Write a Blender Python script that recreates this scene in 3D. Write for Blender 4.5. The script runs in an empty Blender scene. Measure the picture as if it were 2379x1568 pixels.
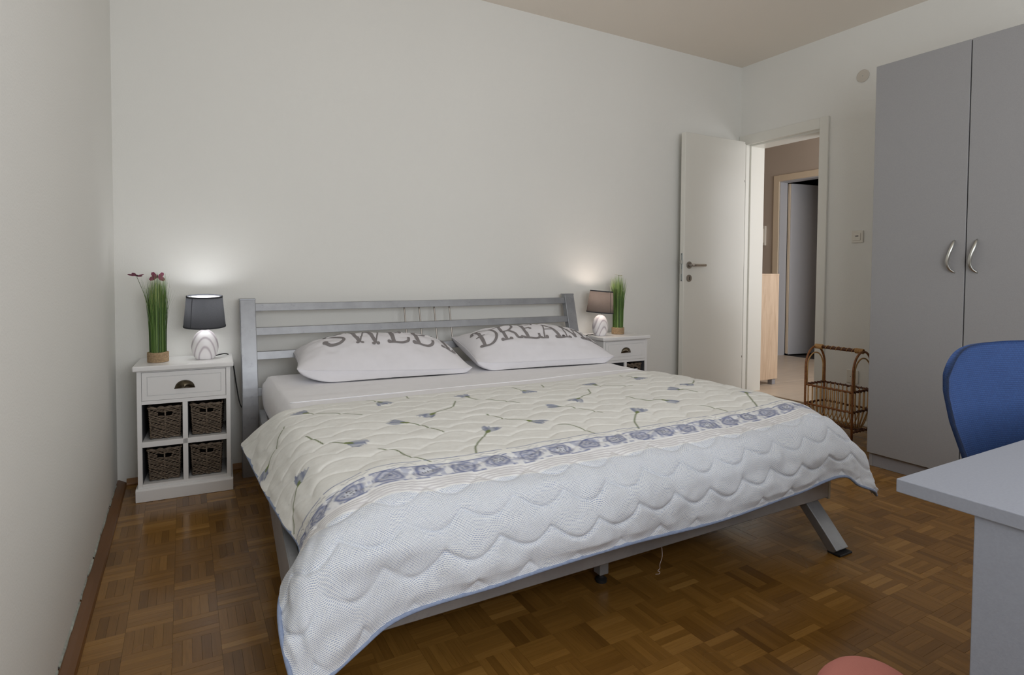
import bpy, bmesh, math, random
import numpy as np
from mathutils import Vector, Matrix

random.seed(7); RNG = np.random.default_rng(7)
SC = bpy.context.scene
COL = SC.collection
PI = math.pi

# ------------------------------------------------------------------ camera
W_PX, H_PX = 2379.0, 1568.0
CAM = dict(loc=(0.2821, -3.2762, 1.014), yaw=0.5118, pitch=-0.033, roll=0.0058, f=1357.48, cx=1189.5, cy=677.58)

def cam_axes(yaw, pitch, roll):
    fw = np.array([math.sin(yaw) * math.cos(pitch), math.cos(yaw) * math.cos(pitch), math.sin(pitch)])
    r = np.array([math.cos(yaw), -math.sin(yaw), 0.0]); u = np.cross(r, fw)
    c, s = math.cos(roll), math.sin(roll)
    return r * c + u * s, -r * s + u * c, fw
CR, CU, CF = cam_axes(CAM['yaw'], CAM['pitch'], CAM['roll'])
cd = bpy.data.cameras.new('camera'); cam = bpy.data.objects.new('camera', cd); COL.objects.link(cam)
cd.sensor_width = 36.0; cd.sensor_fit = 'HORIZONTAL'
cd.lens = CAM['f'] / W_PX * 36.0
cd.shift_x = -(CAM['cx'] - W_PX / 2) / W_PX
cd.shift_y = (CAM['cy'] - H_PX / 2) / W_PX
cd.clip_start = 0.02
cam.matrix_world = Matrix(((CR[0], CU[0], -CF[0], CAM['loc'][0]), (CR[1], CU[1], -CF[1], CAM['loc'][1]), (CR[2], CU[2], -CF[2], CAM['loc'][2]), (0, 0, 0, 1)))
SC.camera = cam

# ------------------------------------------------------------------ view, world, daylight
SC.view_settings.view_transform = 'Standard'
SC.view_settings.look = 'None'
SC.view_settings.gamma = 1.0
SC.view_settings.use_curve_mapping = False
SC.view_settings.exposure = 0.14

SC.cycles.max_bounces = 7; SC.cycles.diffuse_bounces = 5; SC.cycles.glossy_bounces = 3; SC.cycles.transmission_bounces = 4
SC.cycles.caustics_reflective = False; SC.cycles.caustics_refractive = False

wd = bpy.data.worlds.new('sky'); SC.world = wd; wd.use_nodes = True
wd.node_tree.nodes['Background'].inputs['Color'].default_value = (0.62, 0.75, 0.95, 1)
wd.node_tree.nodes['Background'].inputs['Strength'].default_value = 1.0

def area_light(name, loc, rot, sx, sy, power, color):
    l = bpy.data.lights.new(name, 'AREA'); l.shape = 'RECTANGLE'; l.size = sx; l.size_y = sy
    l.energy = power; l.color = color
    o = bpy.data.objects.new(name, l); COL.objects.link(o); o.location = loc; o.rotation_euler = rot
    return o
# daylight entering through the two window openings in the wall behind the camera
area_light('window_daylight', (1.05, -4.10, 1.50), (math.radians(100), 0, math.radians(-20)), 1.5, 1.35, 38.0, (0.95, 0.968, 1.0))
area_light('window_daylight', (3.15, -4.22, 1.50), (math.radians(90), 0, 0), 1.1, 1.35, 9.0, (0.95, 0.968, 1.0))
# daylight reaching the hall from its end on the right
area_light('hall_daylight', (5.35, -1.70, 1.45), (math.radians(90), 0, 0), 1.3, 1.5, 27.0, (0.97, 0.98, 1.0))

# ------------------------------------------------------------------ helpers
def link(o, parent=None):
    COL.objects.link(o)
    if parent is not None: o.parent = parent
    return o
def tag(o, label=None, cat=None, group=None, kind=None):
    if label: o['label'] = label
    if cat: o['category'] = cat
    if group: o['group'] = group
    if kind: o['kind'] = kind
    return o
def thing(name, label, cat, loc=(0, 0, 0), rz=0.0, group=None):
    o = bpy.data.objects.new(name, None); o.empty_display_size = 0.05
    link(o); o.location = loc; o.rotation_euler = (0, 0, rz)
    return tag(o, label, cat, group)
def finish(me, mt, smooth=False):
    if mt is not None:
        for m in (mt if isinstance(mt, (list, tuple)) else [mt]): me.materials.append(m)
    if smooth:
        pass
    me.polygons.foreach_set('use_smooth', np.full(len(me.polygons), bool(smooth)))
    return me
def obj(name, bm, mt, parent=None, smooth=False, off=None):
    """bmesh -> ONE mesh object; off: world origin of the parent, subtracted from the vertices"""
    if off is not None: bmesh.ops.translate(bm, verts=bm.verts, vec=-Vector(off))
    bmesh.ops.recalc_face_normals(bm, faces=bm.faces)
    me = bpy.data.meshes.new(name); bm.to_mesh(me); bm.free()
    finish(me, mt, smooth)
    return link(bpy.data.objects.new(name, me), parent)
def mesh_np(name, V, F, mt, parent=None, smooth=True):
    me = bpy.data.meshes.new(name)
    V = np.asarray(V, np.float32); F = np.asarray(F, np.int32); k = F.shape[1]
    me.vertices.add(len(V)); me.vertices.foreach_set('co', V.ravel())
    me.loops.add(F.size); me.loops.foreach_set('vertex_index', F.ravel())
    me.polygons.add(len(F)); me.polygons.foreach_set('loop_start', np.arange(0, F.size, k, dtype=np.int32))
    me.update(calc_edges=True); finish(me, mt, smooth); me.validate()
    return link(bpy.data.objects.new(name, me), parent)
def grid_faces(nr, nc, wrap=False):
    i, j = np.meshgrid(np.arange(nr - 1), np.arange(nc if wrap else nc - 1), indexing='ij')
    j2 = (j + 1) % nc
    return np.stack([i * nc + j, i * nc + j2, (i + 1) * nc + j2, (i + 1) * nc + j], -1).reshape(-1, 4)
def B(): return bmesh.new()
def box(bm, lo, hi, bev=0.0, seg=1, mat=None):
    x0, y0, z0 = lo; x1, y1, z1 = hi
    vs = [bm.verts.new(p) for p in ((x0, y0, z0), (x1, y0, z0), (x1, y1, z0), (x0, y1, z0), (x0, y0, z1), (x1, y0, z1), (x1, y1, z1), (x0, y1, z1))]
    fs = [bm.faces.new([vs[i] for i in q]) for q in ((0, 3, 2, 1), (4, 5, 6, 7), (0, 1, 5, 4), (1, 2, 6, 5), (2, 3, 7, 6), (3, 0, 4, 7))]
    if mat is not None:
        bmesh.ops.transform(bm, matrix=mat, verts=vs)
    if bev > 0:
        es = list({e for f in fs for e in f.edges})
        bmesh.ops.bevel(bm, geom=es, offset=bev, segments=seg, affect='EDGES', profile=0.5)
    return vs
def prism(bm, poly, axis, a, b, bev=0.0):
    """2-D polygon extruded along axis between a and b"""
    def P(u, v, w): return {'x': (w, u, v), 'y': (u, w, v), 'z': (u, v, w)}[axis]
    A = [bm.verts.new(P(u, v, a)) for u, v in poly]; C = [bm.verts.new(P(u, v, b)) for u, v in poly]
    n = len(poly); fs = [bm.faces.new(A), bm.faces.new(C[::-1])]
    for i in range(n): fs.append(bm.faces.new((A[i], C[i], C[(i + 1) % n], A[(i + 1) % n])))
    bmesh.ops.recalc_face_normals(bm, faces=fs)
    if bev > 0:
        bmesh.ops.bevel(bm, geom=list({e for f in fs for e in f.edges}), offset=bev, segments=2, affect='EDGES', profile=0.5)
def frames(pts, closed=False):
    pts = [Vector(p) for p in pts]; n = len(pts); T = []
    for i in range(n):
        a = pts[(i - 1) % n] if (closed or i > 0) else pts[i]
        b = pts[(i + 1) % n] if (closed or i < n - 1) else pts[i]
        T.append((b - a).normalized())
    ref = Vector((0, 0, 1)) if abs(T[0].z) < 0.9 else Vector((1, 0, 0))
    N = (ref - T[0] * ref.dot(T[0])).normalized(); out = []
    for i in range(n):
        N = (N - T[i] * N.dot(T[i]))
        N = N.normalized() if N.length > 1e-6 else T[i].orthogonal().normalized()
        out.append((pts[i], T[i], N.copy(), T[i].cross(N)))
    return out
def tube(bm, pts, r, n=8, closed=False, cap=True, flat=1.0):
    """round tube along pts; r number or list; flat squashes the second axis"""
    fr = frames(pts, closed); rings = []
    for i, (p, t, a, b) in enumerate(fr):
        rr = r[i] if isinstance(r, (list, tuple, np.ndarray)) else r
        rings.append([bm.verts.new(p + a * rr * math.cos(2 * PI * k / n) + b * rr * flat * math.sin(2 * PI * k / n)) for k in range(n)])
    m = len(rings)
    for i in range(m if closed else m - 1):
        A, C = rings[i], rings[(i + 1) % m]
        for k in range(n): bm.faces.new((A[k], A[(k + 1) % n], C[(k + 1) % n], C[k]))
    if cap and not closed:
        bm.faces.new(rings[0][::-1]); bm.faces.new(rings[-1])
def lathe(bm, prof, n=32, center=(0, 0), sx=1.0, sy=1.0):
    """prof: (radius, z); closed at the axis where radius is 0"""
    rings = []
    for r, z in prof:
        if r < 1e-6: rings.append([bm.verts.new((center[0], center[1], z))])
        else: rings.append([bm.verts.new((center[0] + r * sx * math.cos(2 * PI * k / n), center[1] + r * sy * math.sin(2 * PI * k / n), z)) for k in range(n)])
    for A, C in zip(rings[:-1], rings[1:]):
        for k in range(n):
            k2 = (k + 1) % n
            if len(A) == 1 and len(C) == 1: continue
            if len(A) == 1: bm.faces.new((A[0], C[k2], C[k]))
            elif len(C) == 1: bm.faces.new((A[k], A[k2], C[0]))
            else: bm.faces.new((A[k], A[k2], C[k2], C[k]))
def strip(bm, path, wx, th, bev=0.0):
    """flat bar: path in (y, z), width along x between wx[0] and wx[1], thickness th across the path"""
    n = len(path); L, Rr = [], []
    for i in range(n):
        a = path[max(i - 1, 0)]; b = path[min(i + 1, n - 1)]
        t = Vector((b[0] - a[0], b[1] - a[1])).normalized(); nn = Vector((-t.y, t.x))
        p = Vector(path[i])
        L.append(p + nn * th / 2); Rr.append(p - nn * th / 2)
    poly = [(q.x, q.y) for q in L] + [(q.x, q.y) for q in Rr[::-1]]
    prism(bm, poly, 'x', wx[0], wx[1], bev)
def spline(pts, n):
    """Catmull-Rom through pts -> n points"""
    P = [np.array(p, float) for p in pts]; P = [2 * P[0] - P[1]] + P + [2 * P[-1] - P[-2]]
    m = len(P) - 3; out = []
    for q in np.linspace(0, m - 1e-9, n):
        i = int(q); t = q - i; a, b, c, d = P[i:i + 4]
        out.append(tuple(0.5 * (2 * b + (c - a) * t + (2 * a - 5 * b + 4 * c - d) * t * t + (3 * b - a - 3 * c + d) * t ** 3)))
    return out
def copy_tree(o, parent=None):
    c = o.copy(); link(c, parent)
    for ch in list(o.children): copy_tree(ch, c)
    return c
def vnoise(x, y, s, seed=0):
    """smooth 2-D value noise in 0..1 on arrays"""
    g = np.random.default_rng(seed).random((64, 64)); x = x / s; y = y / s
    xi = np.floor(x).astype(int); yi = np.floor(y).astype(int); fx = x - xi; fy = y - yi
    fx = fx * fx * (3 - 2 * fx); fy = fy * fy * (3 - 2 * fy)
    G = lambda a, b: g[a % 64, b % 64]
    return (G(xi, yi) * (1 - fx) + G(xi + 1, yi) * fx) * (1 - fy) + (G(xi, yi + 1) * (1 - fx) + G(xi + 1, yi + 1) * fx) * fy
def proj(P):
    d = np.asarray(P, float) - np.array(CAM['loc']); w = d @ CF
    return CAM['cx'] + CAM['f'] * (d @ CR) / w, CAM['cy'] - CAM['f'] * (d @ CU) / w, w

# ------------------------------------------------------------------ materials
def srgb(r, g, b):
    f = lambda c: (c / 255 / 12.92) if c / 255 <= 0.04045 else ((c / 255 + 0.055) / 1.055) ** 2.4
    return (f(r), f(g), f(b), 1.0)
class NT:
    def __init__(s, name):
        s.m = bpy.data.materials.new(name); s.m.use_nodes = True; s.t = s.m.node_tree; s.n = s.t.nodes
        s.b = s.n['Principled BSDF']; s.out = s.n['Material Output']
    def add(s, typ, **kw):
        n = s.n.new(typ)
        for k, v in kw.items():
            if k.startswith('i_'):
                n.inputs[k[2:].replace('_', ' ')].default_value = v
            else: setattr(n, k, v)
        return n
    def l(s, a, b): s.t.links.new(a, b)
    def ramp(s, stops, fac=None):
        r = s.add('ShaderNodeValToRGB'); e = r.color_ramp.elements
        while len(e) < len(stops): e.new(0.5)
        for q, (p, c) in zip(e, stops): q.position = p; q.color = c
        if fac is not None: s.l(fac, r.inputs['Fac'])
        return r
    def math(s, op, a, b=None, c=None):
        n = s.add('ShaderNodeMath', operation=op)
        for i, v in enumerate((a, b, c)):
            if v is None: continue
            if isinstance(v, (int, float)): n.inputs[i].default_value = v
            else: s.l(v, n.inputs[i])
        return n.outputs[0]
    def mix(s, fac, a, b, blend='MIX'):
        n = s.add('ShaderNodeMix', data_type='RGBA', blend_type=blend)
        for i, v in ((0, fac), (6, a), (7, b)):
            if isinstance(v, (int, float, tuple)): n.inputs[i].default_value = v
            else: s.l(v, n.inputs[i])
        return n.outputs[2]
    def coord(s, kind='Object', scale=(1, 1, 1)):
        c = s.add('ShaderNodeTexCoord'); m = s.add('ShaderNodeMapping'); m.inputs['Scale'].default_value = scale
        s.l(c.outputs[kind], m.inputs['Vector']); return m.outputs['Vector']
    def noise(s, vec, scale, detail=3.0, rough=0.5, dist=0.0):
        n = s.add('ShaderNodeTexNoise'); n.inputs['Scale'].default_value = scale; n.inputs['Detail'].default_value = detail
        n.inputs['Roughness'].default_value = rough; n.inputs['Distortion'].default_value = dist
        if vec is not None: s.l(vec, n.inputs['Vector'])
        return n.outputs['Fac']
    def bump(s, h, strength, dist=0.01):
        n = s.add('ShaderNodeBump'); n.inputs['Strength'].default_value = strength; n.inputs['Distance'].default_value = dist
        s.l(h, n.inputs['Height']); s.l(n.outputs['Normal'], s.b.inputs['Normal'])
    def set(s, **kw):
        for k, v in kw.items(): s.b.inputs[k.replace('_', ' ')].default_value = v
        return s
def paint(name, c, rough=0.5, var=0.04, scale=6.0, bump=0.0, bscale=200.0, metal=0.0, stretch=(1, 1, 1), spec=0.5):
    """painted / plain surface: base colour with slight procedural variation and optional fine relief"""
    t = NT(name); v = t.coord('Object', stretch); n = t.noise(v, scale, 1.5)
    a = tuple(x * (1 - var) for x in c[:3]) + (1,); b = tuple(min(1, x * (1 + var)) for x in c[:3]) + (1,)
    r = t.ramp([(0.3, a), (0.7, b)], n); t.l(r.outputs['Color'], t.b.inputs['Base Color'])
    t.set(Roughness=rough, Metallic=metal); t.b.inputs['Specular IOR Level'].default_value = spec
    if bump > 0: t.bump(t.noise(v, bscale, 1.0), bump, 0.002)
    return t.m
M = {}
M['wall'] = paint('wall_paint', srgb(233, 233, 229), 0.9, 0.012, 1.2, 0.25, 160, spec=0.2)
M['ceil'] = paint('ceiling_paint', srgb(238, 230, 219), 0.95, 0.012, 1.5, 0.25, 160, spec=0.2)
M['hallwall'] = paint('hall_taupe_paint', srgb(194, 182, 170), 0.9, 0.02, 2.0, 0.15, 160, spec=0.2)
M['door'] = paint('door_cream_lacquer', srgb(228, 227, 220), 0.32, 0.01, 3.0)
M['doorcase2'] = paint('hall_casing_cream', srgb(228, 212, 188), 0.45, 0.01, 3.0)
M['door2'] = paint('hall_door_grey', srgb(200, 202, 208), 0.4, 0.01, 3.0)
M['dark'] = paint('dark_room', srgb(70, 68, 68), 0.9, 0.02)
M['white'] = paint('white_lacquer', srgb(236, 236, 236), 0.3, 0.01, 4.0)
M['plastic'] = paint('white_plastic', srgb(228, 224, 214), 0.4, 0.01)
M['ventplastic'] = paint('aged_white_plastic', srgb(206, 200, 190), 0.5, 0.01)
M['plasticdark'] = paint('black_plastic', srgb(22, 22, 24), 0.45, 0.1)
M['wardrobe'] = paint('grey_laminate', srgb(152, 152, 154), 0.5, 0.03, 260.0, 0.06, 500)
M['wardrobe_dark'] = paint('grey_plinth_laminate', srgb(150, 150, 155), 0.5, 0.03, 200.0)
M['desk'] = paint('pale_grey_laminate', srgb(138, 142, 152), 0.5, 0.035, 300.0, 0.05, 500)
M['steel'] = paint('brushed_steel', srgb(172, 166, 160), 0.33, 0.05, 60.0, metal=1.0)
M['satin'] = paint('satin_nickel', srgb(198, 198, 192), 0.28, 0.03, 30.0, metal=1.0)
M['zinc'] = paint('zinc_plate', srgb(176, 182, 182), 0.4, 0.05, 60.0, metal=1.0)
M['cubby_shade'] = paint('dark_grey_cubby_shade', srgb(84, 86, 90), 0.6, 0.03)  # dark grey standing in for the shade inside the cubbies
M['bronze'] = paint('aged_bronze', srgb(92, 84, 70), 0.3, 0.35, 60.0, metal=0.9)
M['sheet'] = paint('white_sheet', srgb(243, 243, 247), 0.85, 0.012, 30.0, 0.12, 500, spec=0.2)
M['pillow'] = paint('white_pillowcase', srgb(230, 229, 234), 0.85, 0.012, 30.0, 0.12, 500, spec=0.2)
M['ink'] = paint('grey_print', srgb(138, 134, 135), 0.9, 0.05, 40.0, spec=0.1)
M['piping'] = paint('blue_piping', srgb(138, 152, 180), 0.8, 0.08, 120.0, 0.3, 300, spec=0.2)
M['pink'] = paint('salmon_fabric', srgb(226, 150, 140), 0.9, 0.03, 12.0, 0.3, 500, spec=0.1)
M['rope'] = paint('jute_rope', srgb(176, 152, 122), 0.9, 0.18, 160.0, 0.5, 300, spec=0.1)
M['wing'] = paint('plum_wing', srgb(142, 72, 98), 0.7, 0.25, 90.0)
M['wing2'] = paint('olive_wing', srgb(158, 146, 84), 0.7, 0.3, 90.0)
M['wire'] = paint('green_wire', srgb(70, 88, 52), 0.6, 0.1)
M['bug'] = paint('dark_butterfly_body', srgb(46, 30, 34), 0.6, 0.1)
M['caulk'] = paint('cracked_paint_edge', srgb(168, 172, 164), 0.9, 0.25, 60.0)
M['glide'] = paint('rubber_glide', srgb(24, 24, 26), 0.6, 0.1)
M['thread'] = paint('white_thread', srgb(214, 200, 200), 0.9, 0.05)
M['chairplastic'] = paint('black_chair_plastic', srgb(30, 30, 33), 0.5, 0.1)
M['tile'] = paint('beige_stone_tile', srgb(206, 190, 172), 0.3, 0.05, 4.0, stretch=(1, 6, 1))
M['grout'] = paint('tile_joint', srgb(176, 164, 150), 0.8, 0.03)
M['sill'] = paint('step_edge_tile', srgb(188, 168, 146), 0.5, 0.05, 8.0)
M['winframe'] = paint('window_white', srgb(235, 235, 235), 0.4, 0.01)

def silver():
    t = NT('silver_bed_lacquer'); v = t.coord('Object')
    n = t.noise(v, 9.0, 5.0, 0.6); sm = t.noise(v, 26.0, 6.0, 0.7)
    base = t.ramp([(0.35, srgb(148, 150, 154)), (0.65, srgb(162, 164, 168))], n)
    scuff = t.ramp([(0.60, (0, 0, 0, 1)), (0.72, (1, 1, 1, 1))], sm)
    c = t.mix(t.math('MULTIPLY', scuff.outputs['Color'], 0.35), base.outputs['Color'], srgb(110, 112, 116))
    t.l(c, t.b.inputs['Base Color']); t.set(Metallic=0.45, Roughness=0.42)
    return t.m
M['silver'] = silver()

def oak(axis, attr):
    """oiled oak mosaic parquet strip, grain along axis; tone per strip from the object or from a face attribute"""
    t = NT('oak_parquet'); g = t.add('ShaderNodeNewGeometry')
    if attr:
        a = t.add('ShaderNodeAttribute', attribute_name='tone'); rnd = a.outputs['Fac']
    else:
        a = t.add('ShaderNodeAttribute', attribute_type='OBJECT', attribute_name='tone'); rnd = a.outputs['Fac']
    off = t.add('ShaderNodeCombineXYZ'); t.l(t.math('MULTIPLY', rnd, 37.0), off.inputs[2])
    vm = t.add('ShaderNodeVectorMath', operation='ADD'); t.l(g.outputs['Position'], vm.inputs[0]); t.l(off.outputs[0], vm.inputs[1])
    mp = t.add('ShaderNodeMapping'); mp.inputs['Scale'].default_value = (4, 60, 8) if axis == 'x' else (60, 4, 8)
    t.l(vm.outputs[0], mp.inputs['Vector'])
    grain = t.noise(mp.outputs['Vector'], 2.2, 6.0, 0.65, 0.4)
    tone = t.ramp([(0.0, srgb(106, 74, 33)), (0.3, srgb(128, 91, 42)), (0.7, srgb(146, 106, 51)), (1.0, srgb(174, 131, 70))], rnd)
    gr = t.ramp([(0.30, (0.84, 0.83, 0.80, 1)), (0.55, (1, 1, 1, 1)), (0.8, (1.07, 1.07, 1.05, 1))], grain)
    c = t.mix(1.0, tone.outputs['Color'], gr.outputs['Color'], 'MULTIPLY')
    wear = t.noise(g.outputs['Position'], 2.5, 3.0)
    t.l(c, t.b.inputs['Base Color'])
    rr = t.ramp([(0.35, (0.17, 0.17, 0.17, 1)), (0.7, (0.30, 0.30, 0.30, 1))], wear); t.l(rr.outputs['Color'], t.b.inputs['Roughness'])
    t.b.inputs['Specular IOR Level'].default_value = 0.45
    t.bump(grain, 0.12, 0.001)
    return t.m
M['joint'] = paint('parquet_joint', srgb(84, 60, 36), 0.7, 0.1)
M['skirt'] = paint('brown_baseboard', srgb(112, 76, 42), 0.4, 0.18, 5.0, stretch=(1, 0.3, 1))
M['skirt2'] = paint('oak_baseboard', srgb(150, 108, 66), 0.45, 0.12, 5.0)

def wood(name, c0, c1, sc=(30, 30, 2)):
    t = NT(name); v = t.coord('Object', sc); n = t.noise(v, 2.0, 6.0, 0.6, 0.8)
    r = t.ramp([(0.3, c0), (0.7, c1)], n); t.l(r.outputs['Color'], t.b.inputs['Base Color']); t.set(Roughness=0.5)
    return t.m
M['paleoak'] = wood('pale_oak_laminate', srgb(190, 164, 138), srgb(216, 194, 170))
M['cane'] = wood('brown_rattan', srgb(112, 66, 32), srgb(160, 104, 56), (40, 40, 40))
M['canelight'] = wood('honey_cane', srgb(178, 132, 78), srgb(206, 164, 108), (40, 40, 40))
M['canedark'] = wood('dark_rattan', srgb(74, 42, 26), srgb(110, 66, 40), (40, 40, 40))
M['wicker'] = wood('grey_willow', srgb(72, 61, 51), srgb(146, 130, 112), (60, 60, 60))
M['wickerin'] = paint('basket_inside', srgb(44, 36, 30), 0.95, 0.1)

def marble():
    t = NT('marbled_ceramic'); v = t.coord('Object', (1.25, 0.6, 0.62))
    t.n['Mapping'].inputs['Location'].default_value = (0.0, 0.0, -0.012)
    w = t.add('ShaderNodeTexWave', wave_type='RINGS', rings_direction='SPHERICAL'); t.l(v, w.inputs['Vector'])
    w.inputs['Scale'].default_value = 17.0; w.inputs['Distortion'].default_value = 1.6; w.inputs['Detail'].default_value = 2.0; w.inputs['Detail Scale'].default_value = 0.8
    r = t.ramp([(0.0, srgb(196, 188, 194)), (0.10, srgb(216, 210, 214)), (0.34, srgb(242, 239, 241)), (1.0, srgb(245, 243, 244))], w.outputs['Fac'])
    t.l(r.outputs['Color'], t.b.inputs['Base Color']); t.set(Roughness=0.35)
    return t.m
M['marble'] = marble()
def shade_mat(name, c, tr, seed):
    t = NT(name); v = t.coord('Object', (1, 1, 1)); n = t.noise(v, 420.0, 2.0)
    r = t.ramp([(0.3, tuple(x * 0.85 for x in c[:3]) + (1,)), (0.7, c)], n)
    d = t.add('ShaderNodeBsdfDiffuse'); k = t.add('ShaderNodeBsdfTranslucent'); mx = t.add('ShaderNodeMixShader'); mx.inputs[0].default_value = tr
    t.l(r.outputs['Color'], d.inputs['Color']); t.l(r.outputs['Color'], k.inputs['Color'])
    t.l(d.outputs[0], mx.inputs[1]); t.l(k.outputs[0], mx.inputs[2]); t.l(mx.outputs[0], t.out.inputs['Surface'])
    return t.m
M['shade'] = shade_mat('charcoal_shade_fabric', srgb(90, 91, 95), 0.55, 1)
M['shadewarm'] = shade_mat('warm_grey_shade_fabric', srgb(122, 114, 109), 0.58, 2)
M['liner'] = shade_mat('white_shade_liner', srgb(240, 240, 240), 0.45, 3)
M['trim'] = paint('shade_edge_tape', srgb(50, 52, 58), 0.8, 0.05)
def glow(name, c, s):
    t = NT(name); t.b.inputs['Base Color'].default_value = c
    n = t.noise(t.coord('Object'), 5.0); r = t.ramp([(0.0, c), (1.0, c)], n)
    t.l(r.outputs['Color'], t.b.inputs['Emission Color']); t.b.inputs['Emission Strength'].default_value = s
    return t.m
M['bulb'] = glow('lit_bulb', (1.0, 0.97, 0.93, 1), 12.0)
M['bulbwarm'] = glow('lit_warm_bulb', (1.0, 0.86, 0.74, 1), 9.0)
def grass_mat():
    t = NT('artificial_grass'); a = t.add('ShaderNodeAttribute', attribute_name='tone')
    r = t.ramp([(0.0, srgb(52, 82, 42)), (0.4, srgb(88, 122, 62)), (0.75, srgb(122, 154, 84)), (1.0, srgb(190, 202, 130))], a.outputs['Fac'])
    n = t.noise(t.coord('Object', (1, 1, 0.1)), 300.0); c = t.mix(t.math('MULTIPLY', n, 0.3), r.outputs['Color'], srgb(120, 150, 70))
    t.l(c, t.b.inputs['Base Color']); t.set(Roughness=0.5)
    return t.m
M['grass'] = grass_mat()
def mesh_fabric():
    t = NT('blue_mesh_fabric'); v = t.coord('UV')
    br = t.add('ShaderNodeTexBrick'); t.l(v, br.inputs['Vector'])
    for k, q in (('Scale', 10.0), ('Mortar Size', 0.009), ('Mortar Smooth', 0.9), ('Brick Width', 0.070), ('Row Height', 0.045)): br.inputs[k].default_value = q
    br.inputs['Color1'].default_value = srgb(38, 68, 118); br.inputs['Color2'].default_value = srgb(35, 62, 110); br.inputs['Mortar'].default_value = srgb(29, 53, 98)
    t.l(br.outputs['Color'], t.b.inputs['Base Color']); t.set(Roughness=0.75)
    inv = t.math('SUBTRACT', 1.0, br.outputs['Fac']); t.bump(inv, 0.35, 0.001)
    return t.m
M['bluefabric'] = mesh_fabric()
def quilt_mat():
    t = NT('printed_quilt'); a = t.add('ShaderNodeAttribute', attribute_name='print'); d = t.add('ShaderNodeAttribute', attribute_name='dash')
    uv = t.add('ShaderNodeUVMap'); wob = t.add('ShaderNodeTexNoise'); t.l(uv.outputs['UV'], wob.inputs['Vector']); wob.inputs['Scale'].default_value = 9.0
    sub = t.add('ShaderNodeVectorMath', operation='SUBTRACT'); t.l(wob.outputs['Color'], sub.inputs[0]); sub.inputs[1].default_value = (0.5, 0.5, 0.5)
    sca = t.add('ShaderNodeVectorMath', operation='SCALE'); t.l(sub.outputs[0], sca.inputs[0]); sca.inputs['Scale'].default_value = 0.045
    ad = t.add('ShaderNodeVectorMath', operation='ADD'); t.l(uv.outputs['UV'], ad.inputs[0]); t.l(sca.outputs[0], ad.inputs[1])
    br = t.add('ShaderNodeTexBrick'); t.l(ad.outputs[0], br.inputs['Vector'])
    for k, q in (('Scale', 10.0), ('Mortar Size', 0.0085), ('Mortar Smooth', 0.35), ('Brick Width', 0.066), ('Row Height', 0.029)): br.inputs[k].default_value = q
    br.inputs['Color1'].default_value = srgb(160, 172, 198); br.inputs['Color2'].default_value = srgb(178, 187, 206); br.inputs['Mortar'].default_value = srgb(233, 236, 238)
    c = t.mix(d.outputs['Fac'], a.outputs['Color'], br.outputs['Color'])
    cn = t.noise(uv.outputs['UV'], 60.0, 4.0, 0.7); tint = t.ramp([(0.3, (0.95, 0.945, 0.935, 1)), (0.6, (1, 1, 1, 1))], cn)
    c2 = t.mix(1.0, c, tint.outputs['Color'], 'MULTIPLY')
    t.l(c2, t.b.inputs['Base Color']); t.set(Roughness=0.85); t.b.inputs['Specular IOR Level'].default_value = 0.2
    t.bump(t.noise(uv.outputs['UV'], 350.0, 3.0), 0.15, 0.001)
    return t.m
M['quilt'] = quilt_mat()
M['backing'] = paint('quilt_backing', srgb(214, 216, 220), 0.9, 0.03, 30.0, spec=0.2)
def glass():
    t = NT('window_glass'); t.set(Roughness=0.02); t.b.inputs['Transmission Weight'].default_value = 1.0
    t.b.inputs['Base Color'].default_value = (0.95, 0.98, 0.97, 1)
    return t.m
M['glass'] = glass()

# ================================================================== the room shell
XR, H, YF = 4.25, 2.683, -4.30
def struct(name, bm, mt, label, cat, parent=None, smooth=False):
    o = obj(name, bm, mt, parent, smooth)
    if parent is None: tag(o, label, cat, kind='structure')
    return o
b = B(); box(b, (-0.1, YF - 0.1, -0.15), (4.34, 0.1, -0.0125))
floor = struct('floor', b, M['joint'], 'brown oak mosaic parquet floor of the bedroom', 'floor')

# mosaic parquet: squares of five strips, laid in turn along and across the room
GX, GY, GS = 0.1285, -1.1208, 0.1159
SW = GS / 5
occl = [((.45, -2.08, .25), (2.53, -.95, .52)), ((.47, -1.95, .165), (2.42, -1.92, .3)), ((.49, -1.95, .17), (.6, -.1, .34)),
        ((1.115, -3.45, .72), (2.35, -2.85, .74)), ((1.12, -3.45, 0), (1.138, -2.94, .72)), ((3.43, -2.36, 0), (4.25, -1.52, 2.1)), ((.1, -.3, 0), (.48, 0, .6))]
full, part_ = [], []
for i in range(-2, 37):
    for j in range(-11, 29):
        sq = RNG.random(); x0 = GX + i * GS; y1 = GY + (-j) * GS; y0 = y1 - GS
        for k in range(5):
            if (i + j) % 2: q = [x0, y0 + k * SW, x0 + GS, y0 + (k + 1) * SW]; ax = 0
            else: q = [x0 + k * SW, y0, x0 + (k + 1) * SW, y1]; ax = 1
            c = [max(q[0], 0.0), max(q[1], YF), min(q[2], XR + .08), min(q[3], 0.0)]
            if c[2] - c[0] < 0.002 or c[3] - c[1] < 0.002: continue
            tn = min(1.0, .40 * sq + .48 * RNG.random() + (.14 if ax == 0 else 0.0)); (full if c == q else part_).append((c, ax, tn))  # strips along x lightened: sheen of the grain painted into the tone
Cn = np.array([[(c[0] + c[2]) / 2, (c[1] + c[3]) / 2, 0.0] for c, _, _ in full])
px, py, dp = proj(Cn)
vis = (dp > 0.3) & (px > -10) & (px < W_PX + 10) & (py > 0) & (py < H_PX + 10)
O = np.array(CAM['loc']); D = Cn - O
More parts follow.
